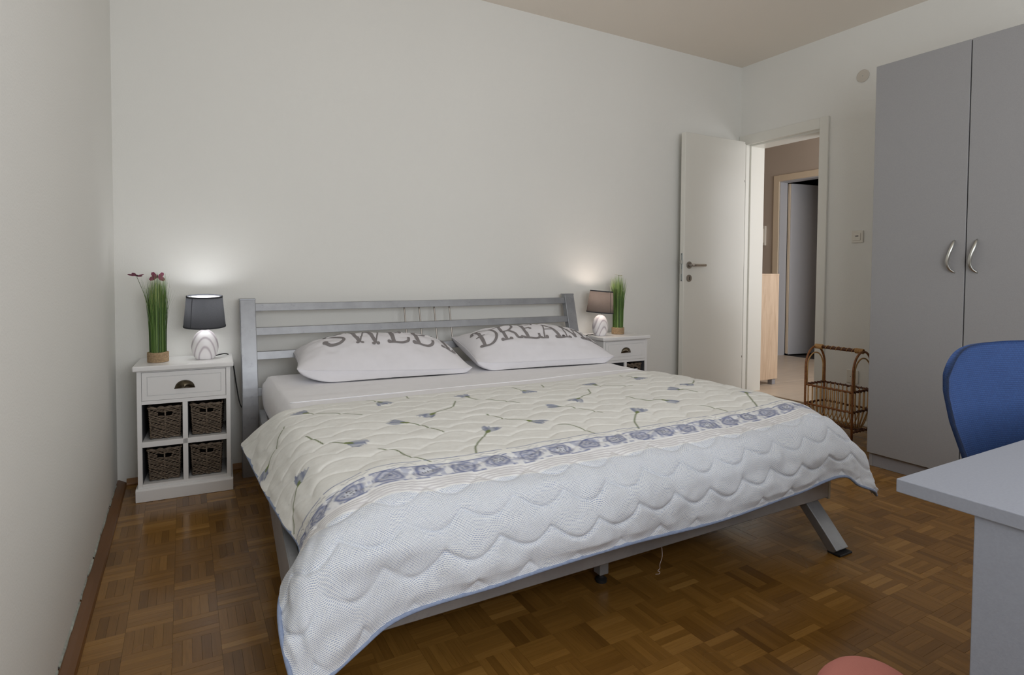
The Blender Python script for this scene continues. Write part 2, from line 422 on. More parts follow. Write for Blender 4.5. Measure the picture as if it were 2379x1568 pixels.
for lo, hi in occl:
    t0 = (np.array(lo) - O) / D; t1 = (np.array(hi) - O) / np.where(D == 0, 1e-9, D)
    tn = np.minimum(t0, t1).max(1); tf = np.maximum(t0, t1).min(1)
    vis &= ~((tn < tf) & (tn < 0.999) & (tf > 0))
score = np.where(vis, 1.0 / dp ** 3, 0.0)
order = np.argsort(-score)[:300]; chosen = set(int(k) for k in order if score[k] > 0)
oakO = [oak('x', False), oak('y', False)]; oakA = [oak('x', True), oak('y', True)]
pm = []
for ax in (0, 1):
    hx, hy = (GS / 2, SW / 2) if ax == 0 else (SW / 2, GS / 2)
    b_ = B(); box(b_, (-hx + .00022, -hy + .00022, -.012), (hx - .00022, hy - .00022, 0))
    me = bpy.data.meshes.new('plank'); b_.to_mesh(me); b_.free(); me.materials.append(oakO[ax]); pm.append(me)
for k in sorted(chosen):
    o = bpy.data.objects.new('plank', pm[full[k][1]]); link(o, floor)
    o.location = (Cn[k][0], Cn[k][1], -random.random() * .0005); o['tone'] = full[k][2]
rest = [full[k] for k in range(len(full)) if k not in chosen] + part_
R_ = np.array([c for c, _, _ in rest]); AX = np.array([a for _, a, _ in rest]); n = len(R_); zt = -RNG.random(n) * .0005
g = .00022
V = np.zeros((n, 8, 3))
for q, (a, b_, z) in enumerate(((0, 1, 0), (2, 1, 0), (2, 3, 0), (0, 3, 0), (0, 1, 1), (2, 1, 1), (2, 3, 1), (0, 3, 1))):
    V[:, q, 0] = R_[:, a] + (g if a == 0 else -g); V[:, q, 1] = R_[:, b_] + (g if b_ == 1 else -g); V[:, q, 2] = zt if z else -.012
F5 = np.array([(4, 5, 6, 7), (0, 1, 5, 4), (1, 2, 6, 5), (2, 3, 7, 6), (3, 0, 4, 7)])
Fq = (F5[None] + (np.arange(n) * 8)[:, None, None]).reshape(-1, 4)
par = mesh_np('plank_field', V.reshape(-1, 3), Fq, oakA, floor, smooth=False)
par['kind'] = 'stuff'
at = par.data.attributes.new('tone', 'FLOAT', 'FACE'); at.data.foreach_set('value', np.repeat(np.array([t_ for _, _, t_ in rest]), 5).astype(np.float32))
par.data.polygons.foreach_set('material_index', np.repeat(AX, 5).astype(np.int32))

b = B(); box(b, (-0.12, YF - .1, -.1), (0.0, 0.1, H + .1)); struct('wall_left', b, M['wall'], 'white plastered wall on the left of the bed', 'wall')
b = B(); box(b, (0.0, 0.0, -.1), (4.44, 0.12, H + .1)); struct('wall_back', b, M['wall'], 'white plastered wall behind the headboard', 'wall')
OY0, OY1, OZ = -0.695, -0.068, 2.052
b = B()
box(b, (XR, YF - .1, -.1), (4.44, OY0 - .012, H + .1)); box(b, (XR, OY0 - .012, OZ + .012), (4.44, 0.0, H + .1)); box(b, (XR, OY1 + .012, -.1), (4.44, 0.0, OZ + .012))
box(b, (XR + .09, OY0 - .012, -.1), (4.44, OY1 + .012, 0.02))
struct('wall_right', b, M['wall'], 'white plastered wall with the doorway to the hall', 'wall')
b = B(); WX = [(0.3, 1.8), (2.6, 3.7)]; WZ = (0.82, 2.18)
box(b, (0, YF - .2, 0), (4.25, YF, WZ[0])); box(b, (0, YF - .2, WZ[1]), (4.25, YF, H))
for x0, x1 in ((0, .3), (1.8, 2.6), (3.7, 4.25)): box(b, (x0, YF - .2, WZ[0]), (x1, YF, WZ[1]))
struct('wall_front', b, M['wall'], 'white wall with two windows behind the viewer', 'wall')
b = B(); box(b, (-.1, YF - .2, H), (4.44, 0.1, H + .12)); struct('ceiling', b, M['ceil'], 'plain off white ceiling of the bedroom', 'ceiling')
for k, (x0, x1) in enumerate(WX):
    t = thing('window_%d' % (k + 1), ('wide' if k == 0 else 'narrow') + ' white framed window behind the viewer', 'window', ((x0 + x1) / 2, YF - .1, WZ[0])); t['kind'] = 'structure'
    of = t.location; fw = .07
    b = B()
    for lo, hi in (((x0, WZ[0]), (x1, WZ[0] + fw)), ((x0, WZ[1] - fw), (x1, WZ[1])), ((x0, WZ[0] + fw), (x0 + fw, WZ[1] - fw)), ((x1 - fw, WZ[0] + fw), (x1, WZ[1] - fw)), (((x0 + x1) / 2 - .04, WZ[0] + fw), ((x0 + x1) / 2 + .04, WZ[1] - fw))):
        box(b, (lo[0], YF - .14, lo[1]), (hi[0], YF - .08, hi[1]), .004)
    obj('window_frame', b, M['winframe'], t, off=of)
    for a0, a1 in ((x0 + fw, (x0 + x1) / 2 - .04), ((x0 + x1) / 2 + .04, x1 - fw)):
        b = B(); box(b, (a0 - .005, YF - .115, WZ[0] + fw - .005), (a1 + .005, YF - .105, WZ[1] - fw + .005)); obj('pane', b, M['glass'], t, off=of)

# baseboards
prof = [(0.0, 0.0), (0.037, 0.0), (0.037, 0.004), (0.033, 0.010), (0.020, 0.018), (0.006, 0.025), (0.0, 0.025)]
b = B(); prism(b, prof, 'y', YF, 0.0)
bl = struct('baseboard_left', b, M['skirt'], 'worn brown wooden baseboard strip along the left wall', 'baseboard')
# ragged paint edge where the wall paint has cracked off above the strip
ys = np.arange(-3.9, -0.08, 0.012); V, F = [], []
hh = 0.026 + 0.006 * vnoise(ys, ys * 0, .07, 3) + 0.003 * RNG.random(len(ys)); th = .0015 + .004 * vnoise(ys, ys * 0, .05, 9)
for y, h, q in zip(ys, hh, th): V += [(0.0002, y, .023), (q, y, .024), (q, y, h), (0.0002, y, h + .003)]
for i in range(len(ys) - 1):
    if RNG.random() < 0.05: continue
    for k in range(3): F.append((i * 4 + k, i * 4 + k + 1, i * 4 + 5 + k, i * 4 + 4 + k))
mesh_np('caulk_line', V, F, M['caulk'], bl, smooth=False)
b = B(); prism(b, [(-q[0] * .55, q[1] * 1.1) for q in prof], 'x', 0.036, XR); struct('baseboard_back', b, M['skirt2'], 'low oak baseboard strip along the wall behind the bed', 'baseboard')
b = B(); prism(b, [(XR - q[0] * .4, q[1] * 1.3) for q in prof], 'y', YF, OY0 - .08); struct('baseboard_right', b, M['wall'], 'low white baseboard along the doorway wall', 'baseboard')

# doorway: casing and jamb (trim_1)
tr = thing('trim_1', 'cream door casing and jamb of the bedroom doorway', 'door frame', (XR, (OY0 + OY1) / 2, 0)); tr['kind'] = 'structure'; of = tr.location
b = B(); box(b, (XR - .018, OY0 - .062, 0), (XR - .0005, OY0 + .004, OZ + .072), .002); obj('casing_upright', b, M['door'], tr, off=of)
b = B(); box(b, (XR - .018, OY1 - .004, 0), (XR - .0005, OY1 + .058, OZ - .004), .002); obj('casing_upright', b, M['door'], tr, off=of)
b = B(); box(b, (XR - .018, OY0 + .0045, OZ - .004), (XR - .0005, OY1 + .064, OZ + .072), .002); obj('casing_head', b, M['door'], tr, off=of)
b = B(); box(b, (XR, OY0 - .011, 0.02), (4.445, OY0, OZ)); box(b, (XR + .035, OY0, 0.05), (4.445, OY0 + .012, OZ - .012)); obj('jamb', b, M['door'], tr, off=of)
b = B(); box(b, (XR, OY1, 0.02), (4.445, OY1 + .011, OZ)); box(b, (XR + .035, OY1 - .012, 0.05), (4.445, OY1, OZ - .012)); obj('jamb', b, M['door'], tr, off=of)
b = B(); box(b, (XR, OY0, OZ), (4.445, OY1, OZ + .011)); box(b, (XR + .035, OY0, OZ - .012), (4.445, OY1, OZ)); obj('jamb_head', b, M['door'], tr, off=of)

# open bedroom door
LX0, LX1, LY0, LY1 = 3.522, 4.172, -.112, -.070
dr = thing('door_1', 'open cream bedroom door standing flat along the back wall', 'door', (LX1, LY1, 0.012)); dr['kind'] = 'structure'; of = dr.location
b = B(); box(b, (LX0, LY0, .012), (LX1, LY1, 2.058), .002); obj('door_leaf', b, M['door'], dr, off=of)
b = B(); box(b, (LX1 + .001, LY0 + .012, .03), (LX1 + .022, LY1, 2.045), .002); obj('hinge_rebate', b, M['door'], dr, off=of)
for z in (.35, 1.75):
    b = B(); tube(b, [(LX1 + .012, LY0 + .009, z - .007), (LX1 + .012, LY0 + .009, z + .007)], .004, 10); obj('hinge', b, M['steel'], dr, off=of)
HX, HZ = LX0 + .052, 1.076
def disc_y(bm, x, z, y0, y1, r, n=28):
    tube(bm, [(x, y0, z), (x, y1, z)], r, n)
for s, ya in ((-1, LY0), (1, LY1)):
    ro = B(); disc_y(ro, HX, HZ, ya, ya + s * .008, .026); r_ = obj('handle_rose', ro, M['steel'], dr, off=of)
    b = B(); tube(b, spline([(HX, ya + s * .008, HZ), (HX, ya + s * .030, HZ), (HX + .012, ya + s * .043, HZ), (HX + .035, ya + s * .046, HZ), (HX + .128, ya + s * .046, HZ)], 18), .0098, 14); obj('lever', b, M['steel'], dr, smooth=True, off=of)
    b = B(); disc_y(b, HX, HZ - .098, ya, ya + s * .007, .026); k_ = obj('escutcheon', b, M['steel'], dr, off=of)
    if s < 0:
        b = B(); box(b, (HX - .001, ya - .0075, HZ - .113), (HX + .007, ya - .0071, HZ - .085)); obj('keyhole', b, M['plasticdark'], k_, off=of)
b = B(); box(b, (LX0 - .0015, -.101, .955), (LX0 + .001, -.081, 1.165), .001); lk = obj('lock_plate', b, M['zinc'], dr, off=of)
b = B(); prism(b, [(-.101, 1.085), (-.081, 1.085), (-.081, 1.112), (-.101, 1.112)], 'x', LX0 - .012, LX0 - .001, .001); obj('latch', b, M['satin'], lk, off=of)
b = B(); box(b, (LX0 - .0025, -.096, 1.01), (LX0 - .001, -.086, 1.045)); obj('deadbolt', b, M['satin'], lk, off=of)
for z in (.962, 1.158):
    b = B(); tube(b, [(LX0 - .0025, -.091, z), (LX0 - .001, -.091, z)], .003, 8); obj('screw', b, M['plasticdark'], lk, off=of)

# ---------------------------------------------------------------- hall beyond the doorway
HZ0 = 0.05
b = B(); box(b, (4.352, -1.8, -.1), (6.5, 3.2, HZ0 - .004)); hf = struct('floor_hall', b, M['grout'], 'beige stone tile floor of the hall', 'floor')
for i in range(4):
    for j in range(8):
        x0 = 4.352 + i * .60; y0 = -1.8 + j * .62
        b = B(); box(b, (x0 + .001, y0 + .001, HZ0 - .012), (min(x0 + .599, 6.5), min(y0 + .619, 3.2), HZ0), .0012); obj('tile', b, M['tile'], hf)
b = B(); box(b, (4.336, OY0, 0), (4.352, OY1, HZ0 + .001), .002); struct('trim_2', b, M['sill'], 'tan tile riser of the low step into the hall', 'step')
b = B()
D2a, D2b, D2z, HXF = 1.205, 0.45, 2.10, 6.40
box(b, (HXF, D2a, -.1), (HXF + .12, 3.3, 2.75)); box(b, (HXF, -1.9, -.1), (HXF + .12, D2b, 2.75)); box(b, (HXF, D2b, D2z), (HXF + .12, D2a, 2.75))
struct('wall_hall_far', b, M['hallwall'], 'taupe hall wall seen through the doorway', 'wall')
b = B(); box(b, (4.44, 3.2, -.1), (6.5, 3.3, 2.75)); struct('wall_hall_left', b, M['hallwall'], 'taupe end wall of the hall beyond the cabinet', 'wall')
b = B(); box(b, (4.44, -1.9, -.1), (6.5, -1.8, 2.75)); struct('wall_hall_right', b, M['hallwall'], 'taupe end wall of the hall hidden right of the doorway', 'wall')
b = B(); box(b, (4.44, .12, -.1), (4.46, 3.3, 2.75)); box(b, (4.44, -1.9, -.1), (4.446, OY0 - .08, 2.75)); struct('wall_hall_near', b, M['hallwall'], 'hall side of the bedroom wall', 'wall')
b = B(); box(b, (4.44, -1.9, 2.65), (8.4, 3.3, 2.75)); struct('ceiling_hall', b, M['ceil'], 'off white ceiling of the hall', 'ceiling')
b = B(); box(b, (6.5, -.6, -.1), (8.4, 2.4, HZ0 - .01)); box(b, (8.3, -.6, 0), (8.4, 2.4, 2.7)); box(b, (6.52, 2.3, 0), (8.4, 2.4, 2.7)); box(b, (6.52, -.6, 0), (8.4, -.5, 2.7))
struct('wall_far_room', b, M['dark'], 'dim dark grey room behind the second door', 'wall')
t3 = thing('trim_3', 'beige door casing on the far hall wall', 'door frame', (HXF, (D2a + D2b) / 2, HZ0)); t3['kind'] = 'structure'; of = t3.location
b = B(); box(b, (HXF - .016, D2a - .002, HZ0), (HXF - .0005, D2a + .07, D2z + .07), .002); obj('casing_upright', b, M['doorcase2'], t3, off=of)
b = B(); box(b, (HXF - .016, D2b - .07, HZ0), (HXF - .0005, D2b + .002, D2z + .07), .002); obj('casing_upright', b, M['doorcase2'], t3, off=of)
b = B(); box(b, (HXF - .016, D2b + .0025, D2z - .002), (HXF - .0005, D2a - .0025, D2z + .07), .002); obj('casing_head', b, M['doorcase2'], t3, off=of)
b = B(); box(b, (HXF, D2a - .012, HZ0), (HXF + .13, D2a, D2z)); obj('jamb', b, M['door2'], t3, off=of)
b = B(); box(b, (HXF, D2b, HZ0), (HXF + .13, D2b + .012, D2z)); obj('jamb', b, M['door2'], t3, off=of)
b = B(); box(b, (HXF, D2b + .012, D2z - .012), (HXF + .13, D2a - .012, D2z)); obj('jamb_head', b, M['door2'], t3, off=of)
d2 = thing('door_2', 'grey door ajar in the beige casing across the hall', 'door', (HXF + .14, D2a - .02, HZ0 + .008), math.radians(-9)); d2['kind'] = 'structure'
b = B(); box(b, (0.0, -.04, 0), (.72, 0, D2z - HZ0 - .03), .002); obj('door_leaf', b, M['door2'], d2)
b = B(); box(b, (-.012, -.03, 0.01), (-.001, -.004, D2z - HZ0 - .03)); obj('hinge_rebate', b, M['doorcase2'], d2)

# ================================================================== bed frame
bed = thing('bed_frame', 'silver metal double bed frame with slatted headboard and splayed feet', 'bed', (1.5, -1.0, 0)); of = bed.location
post = spline([(-.070, .872), (-.100, .76), (-.135, .63), (-.165, .50), (-.178, .36), (-.170, .20), (-.148, 0.0)], 22)
for x0 in (.522, 2.468):
    b = B(); strip(b, post, (x0, x0 + .072), .042, .003); p_ = obj('headboard_post', b, M['silver'], bed, off=of)
    b = B(); box(b, (x0 - .001, -.094, .868), (x0 + .073, -.046, .875), .001, mat=Matrix.Translation((0, -.0, 0))); obj('post_cap', b, M['silver'], p_, off=of)
def ypost(z):
    a = np.array(post); return float(np.interp(z, a[::-1, 1], a[::-1, 0]))
for z0, z1 in ((.812, .850), (.693, .731), (.575, .614), (.40, .44)):
    y = ypost((z0 + z1) / 2); lean = (ypost(z1) - ypost(z0))
    b = B(); prism(b, [(y - .012 - lean / 2, z0), (y + .012 - lean / 2, z0), (y + .012 + lean / 2, z1), (y - .012 + lean / 2, z1)], 'x', .592, 2.470, .002); obj('headboard_rail', b, M['silver'], bed, off=of)
for x in (1.372, 1.461, 1.553, 1.648):
    b = B(); tube(b, [(x, ypost(z), z) for z in np.linspace(.60, .83, 8)], .0048, 8); obj('spindle', b, M['steel'], bed, smooth=True, off=of)
# side rails run slightly skew to the headboard
def skewbox(bm, xa, ya, xb, yb, w, z0, z1, bev):
    vs = [bm.verts.new(p) for p in ((xa, ya, z0), (xa + w, ya, z0), (xb + w, yb, z0), (xb, yb, z0), (xa, ya, z1), (xa + w, ya, z1), (xb + w, yb, z1), (xb, yb, z1))]
    fs = [bm.faces.new([vs[i] for i in q]) for q in ((0, 1, 2, 3), (7, 6, 5, 4), (0, 4, 5, 1), (1, 5, 6, 2), (2, 6, 7, 3), (3, 7, 4, 0))]
    bmesh.ops.recalc_face_normals(bm, faces=fs)
    bmesh.ops.bevel(bm, geom=list({e for f in fs for e in f.edges}), offset=bev, segments=2, affect='EDGES')
b = B(); skewbox(b, .597, -.19, .483, -1.925, .028, .168, .335, .003); obj('side_rail', b, M['silver'], bed, off=of)
b = B(); skewbox(b, 2.44, -.19, 2.385, -1.925, .028, .168, .335, .003); obj('side_rail', b, M['silver'], bed, off=of)
b = B(); box(b, (.478, -1.953, .166), (2.412, -1.925, .285), .003); fr = obj('foot_rail', b, M['silver'], bed, off=of)
for x in (.478, 2.412):
    b = B(); box(b, (x - .004, -1.955, .160), (x + .010, -1.923, .288), .002); obj('rail_end_cap', b, M['zinc'], fr, off=of)
legp = spline([(-1.80, .235), (-1.862, .190), (-1.925, .125), (-1.985, .060), (-2.033, .006)], 14)
for x0 in (.492, 2.320):
    b = B(); strip(b, legp, (x0, x0 + .072), .034, .003); l_ = obj('leg', b, M['silver'], bed, off=of)
    b = B(); box(b, (x0 - .001, -2.060, 0.0), (x0 + .073, -2.010, .008), .002); obj('foot_pad', b, M['glide'], l_, off=of)
b = B(); box(b, (1.452, -1.79, .028), (1.487, -1.755, .30), .002); l_ = obj('centre_leg', b, M['silver'], bed, off=of)
b = B(); lathe(b, [(0, 0), (.019, 0), (.019, .010), (.010, .014), (.008, .030), (0, .030)], 20, (1.4695, -1.7725)); obj('foot_pad', b, M['glide'], l_, smooth=False, off=of)
b = B(); box(b, (1.44, -1.92, .285), (1.50, -.2, .305)); obj('centre_beam', b, M['silver'], bed, off=of)
for k in range(14):
    y = -.25 - k * .122; dx = .064 * (y + .19)
    b = B(); box(b, (.63 + dx, y - .035, .306), (2.44 + .03 * (y + .19), y + .035, .320), .002); obj('slat', b, M['paleoak'], bed, off=of)
b = B(); tube(b, spline([(1.578, -1.935, .167), (1.577, -1.94, .13), (1.571, -1.937, .105), (1.573, -1.935, .09), (1.566, -1.933, .083), (1.574, -1.934, .078), (1.569, -1.936, .074), (1.556, -1.934, .075)], 40), .0008, 5)
obj('loose_thread', b, M['thread'], bed, off=of)

# ---------------------------------------------------------------- mattress in its white sheet
MX0, MX1, MY0, MY1, MZ0, MZ1 = .622, 2.425, -1.880, -.185, .322, .500
nu, nv = 121, 117
u = np.linspace(-1, 1, nu); v = np.linspace(-1, 1, nv)
mt_ = thing('mattress', 'mattress in a smooth white sheet on the silver bed', 'mattress', (1.5, -1.05, MZ0)); of = mt_.location
def rounded_shell(nx, ny, lo, hi, r, bulge):
    """closed rounded box as one grid: top plus skirt"""
    sx = np.concatenate([[0, .25, .5, .75], np.linspace(1, 2, nx), [2.25, 2.5, 2.75, 3.0]]); sy = np.concatenate([[0, .25, .5, .75], np.linspace(1, 2, ny), [2.25, 2.5, 2.75, 3.0]])
    def ax(s, a, c):
        p = np.where(s < 1, a, np.where(s > 2, c, a + (c - a) * (s - 1))); d = np.where(s < 1, 1 - s, np.where(s > 2, s - 2, 0)); return p, d
    X, dx = ax(sx, lo[0], hi[0]); Y, dy = ax(sy, lo[1], hi[1])
    Xg, Yg = np.meshgrid(X, Y); DX, DY = np.meshgrid(dx, dy); d = np.maximum(DX, DY)
    Z = hi[2] - (hi[2] - lo[2]) * d
    return Xg, Yg, Z, d
Xg, Yg, Zg, dg_ = rounded_shell(nu, nv, (MX0, MY0, MZ0), (MX1, MY1, MZ1), .03, 0)
rr = .032; ex = np.minimum(Xg - MX0, MX1 - Xg); ey = np.minimum(Yg - MY0, MY1 - Yg); e = np.minimum(ex, ey)
Zg = np.where(dg_ == 0, Zg - np.where(e < rr, rr - np.sqrt(np.maximum(rr ** 2 - (rr - np.clip(e, 0, rr)) ** 2, 0)), 0), np.minimum(Zg, MZ1 - rr))
Zg = Zg + np.where(dg_ == 0, .0018 * (vnoise(Xg, Yg * 4, .25, 5) - .5) * 2, 0)
side = np.clip(np.sin(np.clip(dg_, 0, 1) * PI), 0, 1) * .012
Xg = Xg + np.where(Xg < MX0 + .001, -side, np.where(Xg > MX1 - .001, side, 0)); Yg = Yg + np.where(Yg > MY1 - .001, side, 0)
Xg = Xg + .010 * (Yg + .2)
Vm = np.stack([Xg, Yg, Zg], -1).reshape(-1, 3) - np.array(of)
mm = mesh_np('fitted_sheet', Vm, grid_faces(*Xg.shape), M['sheet'], mt_)
b = B(); pts = [(x + .010 * (y + .2), y, MZ1 + .0012) for x, y in zip(np.linspace(MX0 + .02, MX1 - .02, 60), -.875 - .03 * vnoise(np.linspace(0, 2, 60), np.zeros(60), .4, 8))]
tube(b, pts, .0022, 6); obj('hem_seam', b, M['sheet'], mt_, smooth=True, off=of)

# ---------------------------------------------------------------- quilt
# ---- quilt control net: rows run from the pillow edge to the foot hem, columns from the left hem to the right hem
QROW=[-1.0,-1.25,-1.5,-1.75,-1.92,-2.02,-2.065,-2.075]
QU=[0.0,.11,.21,.285,.575,.925,1.325,1.675,1.965,2.075,2.165,2.33]
QV=[0.0,.25,.5,.75,.925,1.035,1.135,1.235]
def quilt_net():
    N=np.zeros((8,12,3))
    zt=[.505,.514,.515,.515,.508,.462,.375,.29]
    hem={3:.255,4:.276,5:.284,6:.275,7:.291,8:.298}
    for r in range(8):
        y=QROW[r]; sk=.012*(y+1.0)
        for c,x in ((3,.66),(4,.95),(5,1.30),(6,1.70),(7,2.05),(8,2.34)):
            N[r,c]=(x+sk,y,zt[r] if r<7 else hem[c])
    L0=[(.470,-.80,.342),(.482,-1.17,.348),(.489,-1.44,.355),(.497,-1.70,.372),(.512,-1.87,.352),(.452,-2.00,.343),(.440,-2.085,.305),(.458,-2.145,.213)]
    L1=[(.535,-.92,.437),(.533,-1.22,.437),(.531,-1.48,.438),(.531,-1.73,.440),(.528,-1.91,.430),(.500,-2.02,.420),(.492,-2.10,.345),(.520,-2.125,.220)]
    L2=[(.592,-1.0,.496),(.590,-1.25,.498),(.587,-1.5,.498),(.584,-1.75,.498),(.580,-1.925,.485),(.570,-2.025,.452),(.575,-2.085,.365),(.595,-2.09,.236)]
    R9=[(2.445,-1.0,.487),(2.452,-1.23,.497),(2.465,-1.48,.493),(2.465,-1.73,.478),(2.437,-1.91,.452),(2.437,-2.015,.390),(2.445,-2.07,.325),(2.38,-2.085,.262)]
    R10=[(2.50,-1.0,.41),(2.51,-1.23,.42),(2.525,-1.48,.415),(2.53,-1.72,.40),(2.500,-1.90,.370),(2.488,-2.01,.312),(2.49,-2.065,.272),(2.46,-2.085,.232)]
    R11=[(2.525,-1.0,.26),(2.535,-1.23,.27),(2.55,-1.48,.26),(2.565,-1.71,.25),(2.57,-1.87,.235),(2.565,-1.97,.215),(2.55,-2.03,.20),(2.53,-2.065,.192)]
    for r in range(8):
        for c,A in ((0,L0),(1,L1),(2,L2),(9,R9),(10,R10),(11,R11)): N[r,c]=A[r]
    return N
def cr_weights(knots,q):
    """non-uniform cubic Hermite (finite-difference tangents) weight matrix"""
    n=len(knots); k=np.array(knots,float); W=np.zeros((len(q),n))
    D=np.zeros((n,n))
    for i in range(n):
        if i==0: D[0,0]=-1/(k[1]-k[0]); D[0,1]=1/(k[1]-k[0])
        elif i==n-1: D[i,i-1]=-1/(k[i]-k[i-1]); D[i,i]=1/(k[i]-k[i-1])
        else:
            a=k[i]-k[i-1]; b=k[i+1]-k[i]
            D[i,i-1]+=-(b/(a+b))/a; D[i,i]+=(b/(a+b))/a-(a/(a+b))/b; D[i,i+1]+=(a/(a+b))/b
    j=np.clip(np.searchsorted(k,q,side='right')-1,0,n-2); h=k[j+1]-k[j]; t=(q-k[j])/h
    h00=2*t**3-3*t**2+1; h10=t**3-2*t**2+t; h01=-2*t**3+3*t**2; h11=t**3-t**2
    for m in range(len(q)):
        W[m,j[m]]+=h00[m]; W[m,j[m]+1]+=h01[m]
        W[m]+=h10[m]*h[m]*D[j[m]]+h11[m]*h[m]*D[j[m]+1]
    return W
def quilt_points(us,vs):
    N=quilt_net(); Wu=cr_weights(QU,us); Wv=cr_weights(QV,vs)
    return np.einsum('vr,uc,rck->vuk',Wv,Wu,N)

STEP = .0036
us = np.linspace(0, QU[-1], int(QU[-1] / STEP) + 1); vs = np.linspace(0, QV[-1], int(QV[-1] / STEP) + 1)
Q = quilt_points(us, vs); UU, VV = np.meshgrid(us, vs)
def normals(G):
    a = np.gradient(G, axis=1); c = np.gradient(G, axis=0); nn = np.cross(c, a); nn /= np.linalg.norm(nn, axis=-1, keepdims=True) + 1e-12
    return nn
Nn = normals(Q)
if Nn[len(vs) // 3, len(us) // 2, 2] < 0: Nn = -Nn
# quilting: rows of scalloped stitch lines, padded between them
def stitch(U, V):
    w, d, a = .142, .082, .036; best = np.full(U.shape, 9.0)
    Uw = U + .012 * np.sin(V * 19 + 1); Vw = V + .008 * np.sin(U * 13)
    for k in range(-1, 17):
        ph = (k % 2) * .5; s = np.abs(np.sin(PI * (Uw / w + ph)))
        line = k * d - a * s if k < 11 else k * d - d * .2 + a * s
        slope = PI / w * a * np.abs(np.cos(PI * (Uw / w + ph)))
        best = np.minimum(best, np.abs(Vw - line) / np.sqrt(1 + slope ** 2))
    return best
st = stitch(UU, VV)
puff = .80 * (1 - np.exp(-(st / .0050) ** 1.1)) + .20 * (1 - np.exp(-(st / .022) ** 1.5))
front = np.clip((VV - .93) / .18, 0, 1); left = np.clip((.22 - UU) / .15, 0, 1)
amp = .0040 + .0024 * front
wr = (vnoise(UU, VV, .055, 21) - .5) * (.0030 + .007 * front) + (vnoise(UU + VV * .5, VV - UU * .3, .026, 25) - .5) * (.0008 + .0028 * front) + (vnoise(UU * .7 + VV, VV * 2.2 - UU * .4, .11, 22) - .5) * (.003 + .013 * front) + (vnoise(UU * 3, VV, .09, 23) - .5) * .006 * left
crease = -.0035 * front * np.exp(-(st / .0045) ** 2)
sag = -.004 * (vnoise(UU, VV, .35, 24) - .5) * 2
dsp = amp * puff + wr + crease + sag; dsp = dsp * np.clip((QV[-1] - VV) / .03, .25, 1) * np.clip(VV / .02, .3, 1); dsp = np.where(dsp < -.004, -.004 + (dsp + .004) * .3, dsp)
Qd = Q + Nn * dsp[..., None]
# printed pattern, painted as a colour attribute in cloth coordinates
def C3(r, g_, b_): return np.array(srgb(r, g_, b_)[:3])
cream = C3(241, 242, 239); colr = np.ones(UU.shape + (3,)) * cream
cl = vnoise(UU, VV * 3, .02, 31)[..., None]; colr = colr * (.965 + .05 * cl)
def blend(mask, c):
    global colr
    m = np.clip(mask, 0, 1)[..., None]; colr = colr * (1 - m) + np.asarray(c) * m
def segd(P0, P1):
    ax, ay = P0; bx, by = P1; dx, dy = bx - ax, by - ay; L = dx * dx + dy * dy + 1e-12
    t = np.clip(((UU - ax) * dx + (VV - ay) * dy) / L, 0, 1)
    return np.hypot(UU - ax - t * dx, VV - ay - t * dy)
AA = .0022
FL = [((0.565, 0.1), [(0.555, 0.035), (0.53, 0.005)]), (None, [(0.69, 0.0), (0.68, 0.07)]), ((0.885, 0.155), [(0.895, 0.215), (0.965, 0.29), (1.02, 0.365)]), ((0.65, 0.38), [(0.695, 0.35), (0.765, 0.31), (0.815, 0.225)]), ((0.525, 0.43), [(0.555, 0.45), (0.58, 0.485), (0.59, 0.53), (0.61, 0.61)]), ((0.34, 0.61), [(0.31, 0.585), (0.28, 0.545)]), (None, [(0.23, 0.415), (0.26, 0.54)]), ((0.75, 0.65), [(0.715, 0.69), (0.64, 0.785), (0.605, 0.86)]), (None, [(0.385, 0.695), (0.425, 0.735), (0.435, 0.815), (0.47, 0.875)]), ((1.155, 0.19), [(1.15, 0.145), (1.145, 0.08)]), (None, [(1.315, 0.05), (1.28, 0.125)]), ((1.11, 0.48), [(1.145, 0.495), (1.17, 0.56), (1.195, 0.65)]), ((1.245, 0.425), [(1.295, 0.385), (1.37, 0.345), (1.41, 0.275)]), ((0.93, 0.64), [(0.91, 0.615), (0.86, 0.565), (0.83, 0.47)]), ((1.5, 0.18), [(1.505, 0.235), (1.63, 0.305)]), ((1.775, 0.175), [(1.775, 0.135), (1.755, 0.065)]), ((1.33, 0.685), [(1.295, 0.715), (1.22, 0.795), (1.17, 0.875)]), (None, [(0.97, 0.71), (1.0, 0.75), (1.005, 0.86)]), ((1.55, 0.62), [(1.535, 0.595), (1.475, 0.54), (1.46, 0.465)]), ((1.735, 0.46), [(1.76, 0.49), (1.77, 0.55)]), ((1.85, 0.42), [(1.905, 0.395), (1.975, 0.335)]), ((1.925, 0.665), [(1.86, 0.735), (1.75, 0.86)]), (None, [(1.585, 0.705), (1.615, 0.76), (1.605, 0.85)]), ((0.27, 0.11), [(0.3, 0.16), (0.44, 0.295)]), ((0.035, 0.37), [(0.055, 0.36), (0.12, 0.3), (0.185, 0.2)]), ((0.14, 0.675), [(0.115, 0.715), (0.085, 0.755), (0.04, 0.805), (0.01, 0.835)])]
green, green2 = C3(96, 112, 62), C3(120, 134, 76)
